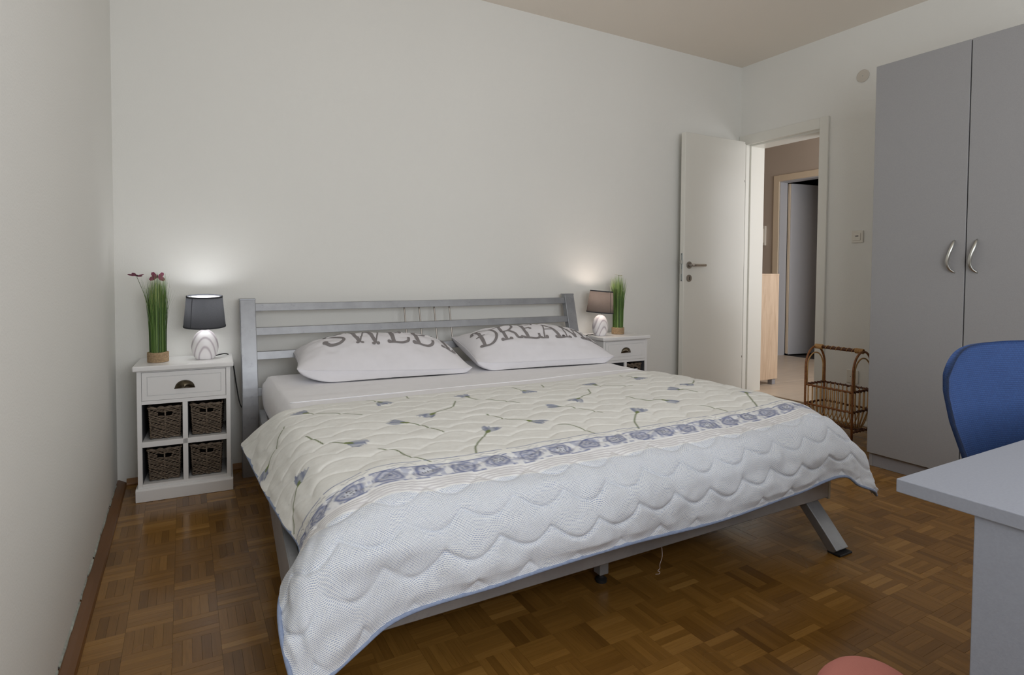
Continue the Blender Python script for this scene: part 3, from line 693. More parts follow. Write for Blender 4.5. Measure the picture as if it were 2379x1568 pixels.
for bloom, stem in FL:
    pts = [bloom] + stem if bloom else stem
    pts = [tuple(p) for p in (spline([(a, c_, 0) for a, c_ in pts], 5 * len(pts)) if len(pts) > 2 else [(a, c_, 0) for a, c_ in pts])]
    dmin = np.full(UU.shape, 9.0)
    for p, q in zip(pts[:-1], pts[1:]): dmin = np.minimum(dmin, segd(p[:2], q[:2]))
    blend((.0024 - dmin) / .0030 + .5, green)
    if bloom:
        sx, sy = stem[0]; dx, dy = bloom[0] - sx, bloom[1] - sy; L = math.hypot(dx, dy) + 1e-9; dx, dy = dx / L, dy / L
        base = (bloom[0] - dx * .026, bloom[1] - dy * .026)
        a = (UU - base[0]) * dx + (VV - base[1]) * dy; c_ = -(UU - base[0]) * dy + (VV - base[1]) * dx
        wv = .004 * np.sin(c_ * 420 + bloom[0] * 50) + .003 * np.sin(c_ * 900)
        wid = .031 * np.sin(np.clip(a / .062, 0, 1) * 1.75 + .02) ** .8
        body = np.minimum((wid - np.abs(c_)) / AA, (.055 + wv - a) / AA); body = np.where(a > 0, body, -1)
        shade_ = .5 + .5 * np.sin(c_ * 190 + a * 90 + bloom[1] * 40)
        cc = C3(142, 150, 174)[None, None] * shade_[..., None] + C3(188, 193, 202)[None, None] * (1 - shade_[..., None])
        m = np.clip(body + .5, 0, 1)[..., None]; colr = colr * (1 - m) + cc * m
        edge = np.exp(-(np.minimum(wid - np.abs(c_), .055 + wv - a) / .0022) ** 2) * (a > 0) * (body > -1)
        blend(edge * .55, C3(112, 122, 158))
        blend(np.minimum((.013 - np.hypot(a * .7 - .004, c_ * 1.5)) / AA, 1) * .9, green2)
# rose border
VB0, VB1, VB2, VB3, VB4 = .862, .893, .947, .953, .985
wb = .0025 * np.sin(UU * 41) + .002 * np.sin(UU * 23 + 1); Vb = VV + wb
blue = C3(104, 116, 160); blue2 = C3(128, 138, 172); grey = C3(168, 166, 172)
inb = (Vb > VB1) & (Vb < VB2)
blend(inb * .9, C3(226, 228, 232))
pitch = .099; kk = np.floor(UU / pitch); uc = (UU - (kk + .5) * pitch); vc = Vb - (VB1 + VB2) / 2 + .004 * np.sin(kk * 2.1)
rx = uc / 1.45; rad = np.hypot(rx, vc); ang = np.arctan2(vc, rx)
lob = .0285 + .003 * np.sin(5 * ang + kk * 1.7)
pet = np.clip((lob - rad) / .003, 0, 1) * inb
tone_ = .5 + .5 * np.sin(rad * 560 + 2.2 * np.sin(3 * ang + kk) + ang * 1.5)
n1 = vnoise(UU, VV, .009, 41)
pc = C3(140, 148, 174)[None, None] * tone_[..., None] + C3(196, 198, 208)[None, None] * (1 - tone_[..., None]); pc = pc * (.85 + .3 * n1[..., None])
colr = colr * (1 - pet[..., None]) + pc * pet[..., None]
blend(pet * np.clip((.003 - np.abs(rad - .021 - .003 * np.sin(3 * ang + kk * 2))) / .002, 0, 1) * .7, C3(108, 116, 152))
odd = (kk.astype(int) % 2 == 0)
blend(inb * odd * np.clip((.011 - rad) / .003, 0, 1) * .8, C3(214, 218, 226))
stam = odd * (rad < .011) * (np.sin(ang * 7 + rad * 200) * np.sin(rad * 700) > .35)
blend(stam * .85, C3(56, 58, 74))
blend(inb * (~odd) * np.clip((.006 - np.hypot(rx - .004, vc * 1.4)) / .003, 0, 1) * .75, C3(92, 100, 138))
fill = inb * (1 - pet) * np.clip((n1 - .55) / .12, 0, 1)
blend(fill * .6, C3(150, 158, 186))
for vb, wl, col_, al in ((VB0, .0017, blue, .9), (VB1, .0020, blue, .95), (VB2, .0018, blue, .9), (VB1 - .006, .0009, blue2, .6)):
    blend(np.clip((wl - np.abs(Vb - vb)) / .0016 + .5, 0, 1) * al * (vnoise(UU, VV * 0, .03, 51) > .12), col_)
sc_ = np.abs(Vb - (VB0 + .014) - .0045 * np.sin(UU * 210) * np.sin(UU * 34)); inS = (Vb > VB0 + .004) & (Vb < VB1 - .007)
blend(inS * np.clip((.0020 - sc_) / .0016 + .3, 0, 1) * (np.sin(UU * 52) > -.35) * .65, C3(150, 152, 168))
blend(((Vb > VB2) & (Vb < VB4)) * .85, C3(238, 239, 240))
for k in range(4):
    blend(np.clip((.0021 - np.abs(Vb - (VB3 + .004 + k * .0078))) / .0016 + .5, 0, 1) * .8, C3(186, 184, 190))
dash = np.clip((Vb - VB4) / .003, 0, 1)
nr, nc = UU.shape
quilt = thing('quilt', 'cream and white quilt printed with blue flowers and a rose border over the bed foot', 'quilt', (1.5, -1.6, .2)); of = quilt.location
F = grid_faces(nr, nc)
q_ = mesh_np('quilt_face', Qd.reshape(-1, 3) - np.array(of), F, M['quilt'], quilt)
me = q_.data
a_ = me.color_attributes.new('print', 'FLOAT_COLOR', 'POINT'); a_.data.foreach_set('color', np.concatenate([colr, np.ones(colr.shape[:2] + (1,))], -1).astype(np.float32).ravel())
a_ = me.attributes.new('dash', 'FLOAT', 'POINT'); a_.data.foreach_set('value', dash.astype(np.float32).ravel())
uvl = me.uv_layers.new(name='UVMap'); uvs = np.stack([UU, VV], -1).reshape(-1, 2)
li = np.zeros(len(me.loops), np.int32); me.loops.foreach_get('vertex_index', li); uvl.data.foreach_set('uv', uvs[li].astype(np.float32).ravel())
# backing a little inside the face
s_ = 6; Gb = (Q - Nn * .012)[::s_, ::s_]
mesh_np('quilt_backing', Gb.reshape(-1, 3) - np.array(of), grid_faces(*Gb.shape[:2]), M['backing'], quilt)
loop = [Q[0, j] for j in range(0, nc, 6)] + [Q[i, -1] for i in range(0, nr, 5)] + [Q[-1, j] for j in range(nc - 1, 0, -5)] + [Q[i, 0] for i in range(nr - 1, 0, -4)]
lp = [p for k, p in enumerate(loop) if k == 0 or np.linalg.norm(p - loop[k - 1]) > .004]
head = [Q[0, j] - Nn[0, j] * .004 for j in range(0, nc, 6)]
rest_ = [p - np.array((0, 0, .002)) for p in lp[len(head):]]
b = B(); tube(b, rest_, .0048, 7); obj('piping', b, M['piping'], quilt, smooth=True, off=of)
b = B(); tube(b, head, .0035, 6); obj('piping', b, M['sheet'], quilt, smooth=True, off=of)

# ---------------------------------------------------------------- pillows with lettering
def ball(x, y, r=.075): return ('o', x, y, r)
LET = {  # strokes: (points, width) in a unit-high box; balls end the serifs
 'S': (.62, [([(.54, .80), (.44, .96), (.22, .97), (.08, .80), (.16, .62), (.40, .48), (.54, .28), (.42, .05), (.18, .03), (.05, .18)], .085), ball(.54, .78), ball(.06, .20)]),
 'W': (.98, [([(.06, .98), (.16, .55), (.28, .04)], .10), ([(.28, .04), (.40, .5), (.50, .92)], .04), ([(.48, .92), (.60, .5), (.70, .04)], .10), ([(.70, .04), (.82, .5), (.90, .98)], .04), ([(.0, .98), (.14, .95)], .05), ([(.82, .98), (.97, .95)], .05), ball(.22, .02, .05), ball(.34, .03, .05), ball(.64, .02, .05), ball(.76, .03, .05)]),
 'E': (.66, [([(.18, .02), (.18, .5), (.18, .98)], .11), ([(.05, .97), (.35, .96), (.56, .90), (.58, .76)], .055), ([(.18, .52), (.30, .52), (.42, .56)], .05), ([(.05, .03), (.20, .03), (.44, .0), (.58, .08), (.62, .24)], .075), ball(.42, .50, .05), ball(.06, .05, .06)]),
 'T': (.66, [([(.33, .02), (.33, .98)], .11), ([(.04, .78), (.10, .94), (.33, .97), (.56, .94), (.62, .78)], .06), ([(.20, .02), (.46, .02)], .05), ball(.18, .05, .06), ball(.48, .05, .06)]),
 'D': (.78, [([(.20, .02), (.20, .98)], .10), ([(.04, .86), (.12, .99), (.38, .99), (.62, .84), (.70, .5), (.60, .16), (.36, .0), (.10, .02)], .085), ([(.06, .50), (.34, .50)], .045), ball(.04, .84, .06), ball(.10, .04, .06)]),
 'R': (.78, [([(.18, .02), (.18, .98)], .10), ([(.04, .96), (.34, .99), (.56, .88), (.58, .68), (.42, .52), (.18, .50)], .075), ([(.38, .52), (.52, .30), (.58, .08), (.72, .04)], .09), ([(.08, .02), (.32, .02)], .05), ball(.06, .05, .06), ball(.34, .05, .06), ball(.72, .08, .055)]),
 'A': (.82, [([(.12, .02), (.26, .45), (.40, .98)], .045), ([(.40, .98), (.54, .5), (.68, .02)], .10), ([(.22, .36), (.60, .36)], .045), ([(.02, .02), (.22, .02)], .045), ([(.56, .02), (.80, .02)], .045), ball(.02, .05, .055), ball(.22, .05, .055), ball(.56, .05, .055), ball(.80, .05, .055)]),
 'M': (1.0, [([(.14, .02), (.20, .5), (.24, .98)], .045), ([(.24, .98), (.36, .5), (.48, .06)], .10), ([(.48, .06), (.60, .5), (.72, .98)], .045), ([(.72, .98), (.78, .5), (.82, .02)], .10), ([(.02, .02), (.26, .02)], .045), ([(.70, .02), (.96, .02)], .045), ball(.03, .05, .055), ball(.26, .05, .055), ball(.70, .05, .055), ball(.96, .05, .055)]),
}
def make_pillow(label, word, cx_, cy_, rz, corners, a, bb, text, HT):
    """corners: seam heights front-left, front-right, back-left, back-right"""
    n = 91; s = np.sin(np.linspace(-1, 1, n) * PI / 2); S, T = np.meshgrid(s, s)
    ca, sa = math.cos(rz), math.sin(rz); seed = len(word)
    def seam(S, T): return (corners[0] * (1 - S) * (1 - T) + corners[1] * (1 + S) * (1 - T) + corners[2] * (1 - S) * (1 + T) + corners[3] * (1 + S) * (1 + T)) / 4
    def surf(S, T, top):
        S = np.asarray(S, float); T = np.asarray(T, float)
        shp = np.sqrt(np.clip(1 - np.abs(S) ** 2.6, 0, 1) * np.clip(1 - np.abs(T) ** 2.4, 0, 1))
        x = a * S * (1 - .035 * (1 - T ** 2)); y = bb * T * (1 - .09 * (1 - S ** 2)); z = seam(S, T) - .012 * (1 - S ** 4) * (np.abs(T) ** 4)
        edge = np.exp(-((1 - np.abs(S)) / .12)) + np.exp(-((1 - np.abs(T)) / .12))
        wrk = (vnoise(S * 3 + T, T * .6 + seed, .35, 61) - .5) * .012 + (vnoise(S * 4, T * 4, .5, 62 + seed) - .5) * .010
        if top: z = z + HT * (np.clip(1 - np.abs(S) ** 3.0, 0, 1) ** .62 * np.clip(1 - np.abs(T) ** 1.9, 0, 1) ** .80) + wrk * np.clip(shp * 1.4, 0, 1)
        else:
            q = np.clip((1 - np.abs(T)) / .30, 0, 1); off = .048 * (1 - S ** 4) * np.sin(PI * q)
            y = y + np.sign(T) * off; z = np.maximum(z - .11 * shp ** .75, MZ1 + .0035)
        X = cx_ + ca * x - sa * y; Y = cy_ + sa * x + ca * y
        return np.stack([X, Y, z], -1)
    p = thing('pillow', label, 'pillow', (cx_, cy_, MZ1 + .002), 0, 'printed pillows on the bed'); of = np.array(p.location)
    up, dn = surf(S, T, True), surf(S, T, False)
    V = np.concatenate([up.reshape(-1, 3), dn.reshape(-1, 3)]) - of; f = grid_faces(n, n)
    o = mesh_np('pillowcase', V, np.concatenate([f, f[:, ::-1] + n * n]), M['pillow'], p)
    bm_ = bmesh.new(); bm_.from_mesh(o.data); bmesh.ops.remove_doubles(bm_, verts=bm_.verts, dist=.0006); bmesh.ops.recalc_face_normals(bm_, faces=bm_.faces); bm_.to_mesh(o.data); bm_.free()
    # seam cord round the edge
    k = np.linspace(-1, 1, 60); ed = [(q, -1) for q in k] + [(1, q) for q in k[1:]] + [(q, 1) for q in k[::-1][1:]] + [(-1, q) for q in k[::-1][1:-1]]
    P_ = surf([e_[0] for e_ in ed], [e_[1] for e_ in ed], True)
    b = B(); tube(b, [tuple(q) for q in P_], .0022, 6, closed=True); obj('seam', b, M['pillow'], p, smooth=True, off=of)
    # letters, one print each
    x0, tb, hgt, sp = text
    def mp(lx, ly, ux):  # letter plane (metres, lx along pillow, ly up the pillow) to the surface
        P0 = surf(np.array(lx) / a, np.array(ly) / bb, True); e_ = 1e-3
        PA = surf(np.array(lx) / a + e_, np.array(ly) / bb, True); PB = surf(np.array(lx) / a, np.array(ly) / bb + e_, True)
        nn = np.cross(PA - P0, PB - P0); nn /= np.linalg.norm(nn, axis=-1, keepdims=True)
        return P0 + nn * .0016
    cur = x0
    for ch in word:
        wd_, strokes = LET[ch]; V, F = [], []
        for st_ in strokes:
            if st_[0] == 'o':
                _, bx, by, br = st_; m = 12
                q = [(cur + (bx + br * math.cos(2 * PI * i / m)) * hgt, tb + (by + br * math.sin(2 * PI * i / m)) * hgt) for i in range(m)] + [(cur + bx * hgt, tb + by * hgt)]
                P_ = mp([e_[0] for e_ in q], [e_[1] for e_ in q], 0); o0 = len(V); V += list(P_)
                F += [(o0 + i, o0 + (i + 1) % m, o0 + m, o0 + m) for i in range(m)]
                continue
            pl, wdt = st_; pl = spline([(q[0], q[1], 0) for q in pl], 30) if len(pl) > 2 else [tuple(np.array(pl[0] + (0,)) * (1 - t) + np.array(pl[1] + (0,)) * t) for t in np.linspace(0, 1, 24)]
            pl = np.array(pl)[:, :2]; tg = np.gradient(pl, axis=0); tg /= np.linalg.norm(tg, axis=1, keepdims=True) + 1e-9; nn = np.stack([-tg[:, 1], tg[:, 0]], 1)
            rows = [pl + nn * wdt * k_ for k_ in (-.5, 0, .5)]; o0 = len(V)
            for r_ in rows: V += list(mp(cur + r_[:, 0] * hgt, tb + r_[:, 1] * hgt, 0))
            m = len(pl); F += [(o0 + r_ * m + i, o0 + r_ * m + i + 1, o0 + (r_ + 1) * m + i + 1, o0 + (r_ + 1) * m + i) for r_ in (0, 1) for i in range(m - 1)]
        me = bpy.data.meshes.new('printed_letter'); me.from_pydata([tuple(np.array(v_) - of) for v_ in V], [], [tuple(dict.fromkeys(f_)) for f_ in F]); finish(me, M['ink'], True)
        link(bpy.data.objects.new('printed_letter', me), p)
        cur += (wd_ + sp) * hgt
    return p
make_pillow('white pillow with grey SWEET lettering, left of the pair', 'SWEET', 1.160, -.345, math.radians(-5.5), (.572, .530, .605, .585), .418, .215, (-.30, -.105, .19, .03), .125)
make_pillow('white pillow with grey DREAMS lettering beside the far nightstand', 'DREAMS', 2.030, -.400, math.radians(-6), (.552, .540, .635, .625), .415, .225, (-.375, -.125, .185, -.05), .115)

# ================================================================== nightstands
def make_nightstand(label, loc, rz):
    t = thing('nightstand', label, 'nightstand', loc, rz, 'white cottage nightstands beside the bed')
    w = M['white']
    b = B(); box(b, (-.198, -.158, .573), (.198, .135, .597), .006, 3); obj('top', b, w, t, smooth=False)
    for s in (-1, 1):
        x0, x1 = (-.184, -.166) if s < 0 else (.166, .184)
        b = B(); box(b, (x0, -.140, .055), (x1, .130, .5735), .0015); obj('side_panel', b, w, t)
    b = B(); box(b, (-.166, -.140, .425), (.166, .130, .441), .0008); box(b, (-.166, -.140, .567), (.166, -.122, .5735)); obj('drawer_rail', b, w, t)
    b = B(); box(b, (-.166, -.140, .236), (.166, .130, .260), .001); obj('shelf', b, w, t)
    b = B(); box(b, (-.166, -.140, .055), (.166, .130, .073), .001); obj('bottom_shelf', b, w, t)
    b = B(); box(b, (-.010, -.140, .073), (.010, .130, .425), .001); obj('divider', b, w, t)
    b = B(); box(b, (-.166, .118, .44), (.166, .126, .573)); obj('back_panel', b, w, t)
    for x0, x1 in ((-.166, -.1648), (-.0112, -.010), (.010, .0112), (.1648, .166)):  # dark sheets added on cubby sides and undersides, shade put into colour
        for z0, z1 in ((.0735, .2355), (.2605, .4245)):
            b = B(); box(b, (x0, -.130, z0), (x1, .128, z1)); obj('inner_lining', b, M['cubby_shade'], t)
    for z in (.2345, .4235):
        b = B(); box(b, (-.1645, -.130, z), (.1645, .128, z + .0015)); obj('inner_lining', b, M['cubby_shade'], t)
    b = B(); prism(b, [(-.155, 0), (-.155, .050), (-.150, .058), (.133, .058), (.133, 0)], 'x', -.192, .192, .002); obj('plinth', b, w, t)
    # drawer with a grooved front and a cup pull
    b = B(); vs_ = box(b, (-.1645, -.1405, .4425), (.1645, -.120, .5655))
    b.faces.ensure_lookup_table(); ff = [f for f in b.faces if f.normal.y < -.9 or abs(sum(v.co.y for v in f.verts) / 4 + .1405) < 1e-5]
    b.normal_update()
    for f in ff[:1]:
        bmesh.ops.inset_region(b, faces=[f], thickness=.026, depth=0)
        b.normal_update(); bmesh.ops.inset_region(b, faces=[f], thickness=.0025, depth=-.004)
        b.normal_update()
        bmesh.ops.inset_region(b, faces=[f], thickness=.0025, depth=.004)
    box(b, (-.158, -.120, .446), (.158, .110, .55))
    dw = obj('drawer', b, w, t)
    V = []; n1, n2 = 20, 9
    for i in range(n1 + 1):
        th = PI * i / n1
        for j in range(n2 + 1):
            ph = PI / 2 * j / n2
            V.append((.039 * math.cos(th) * math.cos(ph * .96), -.1415 - .024 * math.sin(ph) * (.35 + .65 * math.sin(th)), .490 + .034 * math.sin(th) * math.cos(ph * .9)))
    mesh_np('cup_pull', V, grid_faces(n1 + 1, n2 + 1), M['bronze'], dw)
    b = B(); box(b, (-.041, -.1425, .487), (.041, -.1405, .4915), .0005); obj('pull_flange', b, M['bronze'], dw)
    return t
NS = (.288, -.146, 0); NSR = math.radians(-3.0)
nsl = make_nightstand('white nightstand with four wicker baskets in the left corner', NS, NSR)
NS2 = (2.828, -.150, 0)
nsr = make_nightstand('white nightstand between the bed and the open door', NS2, math.radians(-1))

def wicker_mesh():
    """hand-woven willow box, slightly tapering, with a slot for a grip in the front"""
    Wb, Db, Hb = .062, .095, .142
    rows = 24; b_ = B(); rg = random.Random(3)
    hole = (18, 19, 20)
    for k in range(rows):
        z = .006 + k * (Hb - .014) / (rows - 1); g = .90 + .10 * z / Hb
        hw, hd = Wb * g, Db * g; pts = []
        N = 26
        for i in range(N): pts.append((-hw + 2 * hw * i / N, -hd, i))
        for i in range(N): pts.append((hw, -hd + 2 * hd * i / N, N + i))
        for i in range(N): pts.append((hw - 2 * hw * i / N, hd, 2 * N + i))
        for i in range(N): pts.append((-hw, hd - 2 * hd * i / N, 3 * N + i))
        P = []
        for x, y, i in pts:
            o = .0032 * math.sin(PI * (i / 3.25 + (k % 2))); zz = z + .0016 * math.sin(i * .7 + k * 1.9) + rg.uniform(-.0008, .0008)
            nx, ny = (0, -1) if i < N else (1, 0) if i < 2 * N else (0, 1) if i < 3 * N else (-1, 0)
            P.append((x + nx * o, y + ny * o, zz))
        r = rg.uniform(.0022, .0031)
        if k in hole:
            j0 = next(i for i, q in enumerate(P) if q[0] > .026 and q[1] < -hd + .01 and i < N); j1 = max(i for i, q in enumerate(P) if q[0] < -.026 and i < N)
            tube(b_, P[j0:] + P[:j1 + 1], r, 5)
        else: tube(b_, P, r, 5, closed=True)
    me = bpy.data.meshes.new('weave'); bmesh.ops.recalc_face_normals(b_, faces=b_.faces); b_.to_mesh(me); b_.free(); finish(me, M['wicker'], True)
    b_ = B(); q = [(-1, -1), (1, -1), (1, 1), (-1, 1)]
    P = []
    for k in range(4):
        a, c = q[k], q[(k + 1) % 4]
        for i in range(16):
            t = i / 16; P.append((Wb * 1.03 * (a[0] * (1 - t) + c[0] * t), Db * 1.02 * (a[1] * (1 - t) + c[1] * t), Hb + .002 * math.sin(i * 1.3)))
    for ph in (0, PI):
        Pt = [(x + .0022 * math.cos(i * .8 + ph), y, z + .003 * math.sin(i * .8 + ph)) for i, (x, y, z) in enumerate(P)]
        tube(b_, Pt, .0036, 6, closed=True)
    me2 = bpy.data.meshes.new('rim'); bmesh.ops.recalc_face_normals(b_, faces=b_.faces); b_.to_mesh(me2); b_.free(); finish(me2, M['wicker'], True)
    g = .93; st3 = []
    for x, y in ((-Wb * g, -Db * g), (Wb * g, -Db * g), (Wb * g, Db * g), (-Wb * g, Db * g), (0, -Db * g), (0, Db * g)): 
        b_ = B(); tube(b_, [(x * .95, y * .95, .002), (x * 1.06, y * 1.06, Hb)], .0034, 6)
        me3 = bpy.data.meshes.new('stake'); b_.to_mesh(me3); b_.free(); finish(me3, M['wicker'], True); st3.append(me3)
    b_ = B()
    for s in (1,):
        x, y = Wb * .86, Db * .88
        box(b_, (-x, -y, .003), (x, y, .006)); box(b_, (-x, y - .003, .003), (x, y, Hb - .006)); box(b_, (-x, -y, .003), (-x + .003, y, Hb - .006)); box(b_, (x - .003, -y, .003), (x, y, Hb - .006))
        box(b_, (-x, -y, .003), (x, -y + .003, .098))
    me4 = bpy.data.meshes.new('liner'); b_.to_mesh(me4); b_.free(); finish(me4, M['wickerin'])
    return [('weave', me), ('rim', me2), ('liner', me4)] + [('stake', q) for q in st3]
WK = wicker_mesh()
def place_basket(ns_loc, rz, lx, lz, drz, label, ly=-.020):
    c, s = math.cos(rz), math.sin(rz)
    t = thing('wicker_basket', label, 'basket', (ns_loc[0] + c * lx - s * ly, ns_loc[1] + s * lx + c * ly, lz + .001), rz + drz, 'grey willow baskets in the nightstands')
    for nm, me in WK:
        link(bpy.data.objects.new(nm, me), t)
place_basket(NS, NSR, -.083, .260, math.radians(2), 'grey wicker basket in the upper left cubby of the left nightstand')
place_basket(NS, NSR, .089, .260, math.radians(-3), 'grey wicker basket in the upper right cubby of the left nightstand')
place_basket(NS, NSR, -.087, .073, math.radians(1.5), 'grey wicker basket in the lower left cubby of the left nightstand')
place_basket(NS, NSR, .084, .073, math.radians(-1), 'grey wicker basket in the lower right cubby of the left nightstand')
place_basket(NS2, math.radians(-1), .088, .260, 0, 'grey wicker basket just showing in the far nightstand above the quilt')

# ================================================================== table lamps
def make_lamp(label, loc, warm, cord):
    t = thing('table_lamp', label, 'lamp', loc, 0, 'egg shaped bedside lamps')
    b = B(); pr = [(0, 0), (.036, 0), (.041, .004), (.053, .030), (.0575, .055), (.055, .080), (.047, .105), (.033, .125), (.016, .136), (.009, .138), (0, .138)]
    pr = [(p[0], p[1]) for p in spline([(r, z, 0) for r, z in pr[1:-1]], 28)]; pr = [(0, 0)] + pr + [(0, .138)]
    lathe(b, pr, 40, sy=.78); obj('ceramic_base', b, M['marble'], t, smooth=True)
    b = B(); lathe(b, [(0, .134), (.011, .134), (.011, .1385), (.0085, .1395), (.0085, .165), (.014, .167), (.014, .195), (0, .195)], 20); obj('neck', b, M['satin'], t, smooth=False)
    z0, z1, r0, r1 = .152, .298, .0895, .0760
    b = B(); lathe(b, [(r0, z0), (r1, z1)], 56); obj('lamp_shade', b, M['shadewarm' if warm else 'shade'], t, smooth=True)
    b = B(); lathe(b, [(r0 - .0022, z0 + .001), (r1 - .0022, z1 - .001)], 56); obj('shade_liner', b, M['liner'], t, smooth=True)
    for r, z in ((r0, z0 + .003), (r1, z1 - .003)):
        b = B(); lathe(b, [(r + .0006, z - .0032), (r + .0012, z), (r + .0006, z + .0032), (r - .0030, z + .0032), (r - .0030, z - .0032), (r + .0006, z - .0032)], 56); obj('shade_trim', b, M['trim'], t, smooth=False)
    b = B(); a0 = math.radians(228 if not warm else 282)
    for da in (0,): tube(b, [((r0 + .0009) * math.cos(a0), (r0 + .0009) * math.sin(a0), z0 + .002), ((r1 + .0009) * math.cos(a0), (r1 + .0009) * math.sin(a0), z1 - .002)], .0012, 6)
    obj('shade_seam', b, M['trim'], t)
    for k in range(3):
        an = 2 * PI * k / 3 + .4; b = B(); tube(b, [(.012 * math.cos(an), .012 * math.sin(an), .205), (r1 * .5 * math.cos(an), r1 * .5 * math.sin(an), z1 - .03), ((r1 - .002) * math.cos(an), (r1 - .002) * math.sin(an), z1 - .006)], .0014, 6); obj('shade_spider', b, M['satin'], t)
    piv = Vector((0, 0, .20)); rt_ = Matrix.Rotation(math.radians(4), 4, 'Y') @ Matrix.Rotation(math.radians(1.5), 4, 'X') if warm else Matrix.Rotation(math.radians(4.5), 4, 'X')
    for o_ in t.children:
        if o_.name.startswith(('lamp_shade', 'shade_')): o_.matrix_local = Matrix.Translation(piv) @ rt_ @ Matrix.Translation(-piv)
    b = B(); lathe(b, [(0, .195), (.010, .195), (.011, .205), (.0185, .225), (.0205, .238), (.017, .253), (.008, .2605), (0, .262)], 20); obj('bulb', b, M['bulbwarm' if warm else 'bulb'], t, smooth=True)
    b = B(); tube(b, spline(cord, 30), .0028, 8); obj('power_cord', b, M['plasticdark'], t, smooth=True)
    l = bpy.data.lights.new('lamp_light', 'POINT'); l.energy = 1.5 if warm else 1.25; l.color = (1.0, .84, .74) if warm else (.96, .97, 1.0); l.shadow_soft_size = .03
    lo = bpy.data.objects.new('lamp_light', l); link(lo, t); lo.location = (0, 0, .258)
    return t
LZ = .5975
make_lamp('white marbled lamp with charcoal shade on the left nightstand', (.366, -.165, LZ), False,
          [(.040, .028, .008), (.100, .100, .004), (.128, .155, -.05), (.140, .120, -.15), (.150, .05, -.235), (.170, .06, -.275), (.215, .105, -.34), (.225, .11, -.45)])
make_lamp('white marbled lamp with warm lit shade on the far nightstand', (2.698, -.178, LZ), True,
          [(-.045, .015, .008), (-.075, .012, .006), (-.105, .0, .006), (-.135, .02, -.03), (-.14, .06, -.2)])

# ================================================================== artificial grass
def make_grass(label, loc, seed, flies, kind, flare):
    rg = np.random.default_rng(seed)
    t = thing('grass_plant', label, 'plant', loc, 0, 'artificial grasses on the nightstands')
    b = B(); lathe(b, [(0, 0), (.039, 0), (.039, .043), (.034, .045), (0, .044)], 28); obj('pot', b, M['rope'], t)
    b = B()
    for k in range(8): tube(b, [(.0405 * math.cos(2 * PI * i / 30), .0405 * math.sin(2 * PI * i / 30), .004 + k * .0055) for i in range(30)], .0031, 6, closed=True)
    obj('rope_wrap', b, M['rope'], t, smooth=True)
    V, F, T = [], [], []
    n = 340
    for k in range(n):
        r = .035 * math.sqrt(rg.random()); an = rg.random() * 2 * PI; hgt = .285 + .085 * rg.random()
        if r > .028: hgt -= .02
        out = flare * (.3 + rg.random() ** 2 * 1.6) * (r / .035); w = .0011 + .0010 * rg.random(); da = rg.normal() * .25
        dr = np.array((math.cos(an + da), math.sin(an + da), 0)); sd = np.array((-dr[1], dr[0], 0)) if rg.random() < .7 else dr
        base = np.array((r * math.cos(an), r * math.sin(an), .04)); o = len(V)
        if rg.random() < .10: out *= 2.6; w *= .55
        for q in (0, .35, .7, 1.0):
            p = base + dr * out * q ** 2.4 + np.array((0, 0, hgt * q)); ww = w * (1 - .92 * max(0, (q - .55) / .45)); V += [p - sd * ww, p + sd * ww]
        for q in range(3): F.append((o + 2 * q, o + 2 * q + 1, o + 2 * q + 3, o + 2 * q + 2))
        tn = rg.random() * .8; T += [tn, tn, min(1, tn + .25)]
    g_ = mesh_np('grass_blades', V, F, M['grass'], t, smooth=False); g_['kind'] = 'stuff'
    a = g_.data.attributes.new('tone', 'FLOAT', 'FACE'); a.data.foreach_set('value', np.array(T, np.float32))
    for (fx, fy, fz, yaw, tilt, roll, size) in flies:
        b = B(); tube(b, spline([(fx * .18, fy * .18, .05), (fx * .25, fy * .25, .16), (fx * .55, fy * .55, fz * .72), (fx, fy, fz - .003)], 16), .0010, 5); obj('stem', b, M['wire'], t)
        mx = Matrix.Translation((fx, fy, fz)) @ Matrix.Rotation(yaw, 4, 'Z') @ Matrix.Rotation(tilt, 4, 'X') @ Matrix.Rotation(roll, 4, 'Y')
        b = B(); tube(b, [(0, -.010, 0), (0, -.002, .001), (0, .010, .001)], [.0012, .0026, .0012], 7); bmesh.ops.transform(b, matrix=mx, verts=b.verts); bf = obj('butterfly', b, M['bug'], t)
        for s in (-1, 1):
            out = [(0, .003), (.008, .014), (.020, .019), (.025, .014), (.022, .006), (.016, .001), (.020, -.006), (.019, -.013), (.012, -.016), (.004, -.008)]
            b = B(); prism(b, [(s * x * size, y * size) for x, y in out], 'z', -.0004, .0004); bmesh.ops.transform(b, matrix=mx @ Matrix.Rotation(-s * .22, 4, 'Y'), verts=b.verts); obj('wing', b, M[kind], bf)
    return t
make_grass('tall green grass with plum butterflies in a rope wrapped pot, left nightstand', (.176, -.172, LZ), 5, [(-.078, .0, .392, .5, -.28, .16, 1.25), (.002, -.01, .388, .2, -1.15, .12, 1.3)], 'wing', .020)
make_grass('tall green grass with one olive butterfly behind the far lamp', (2.872, -.150, LZ), 8, [(-.006, -.01, .398, -.5, .05, .18, 1.1)], 'wing2', .024)

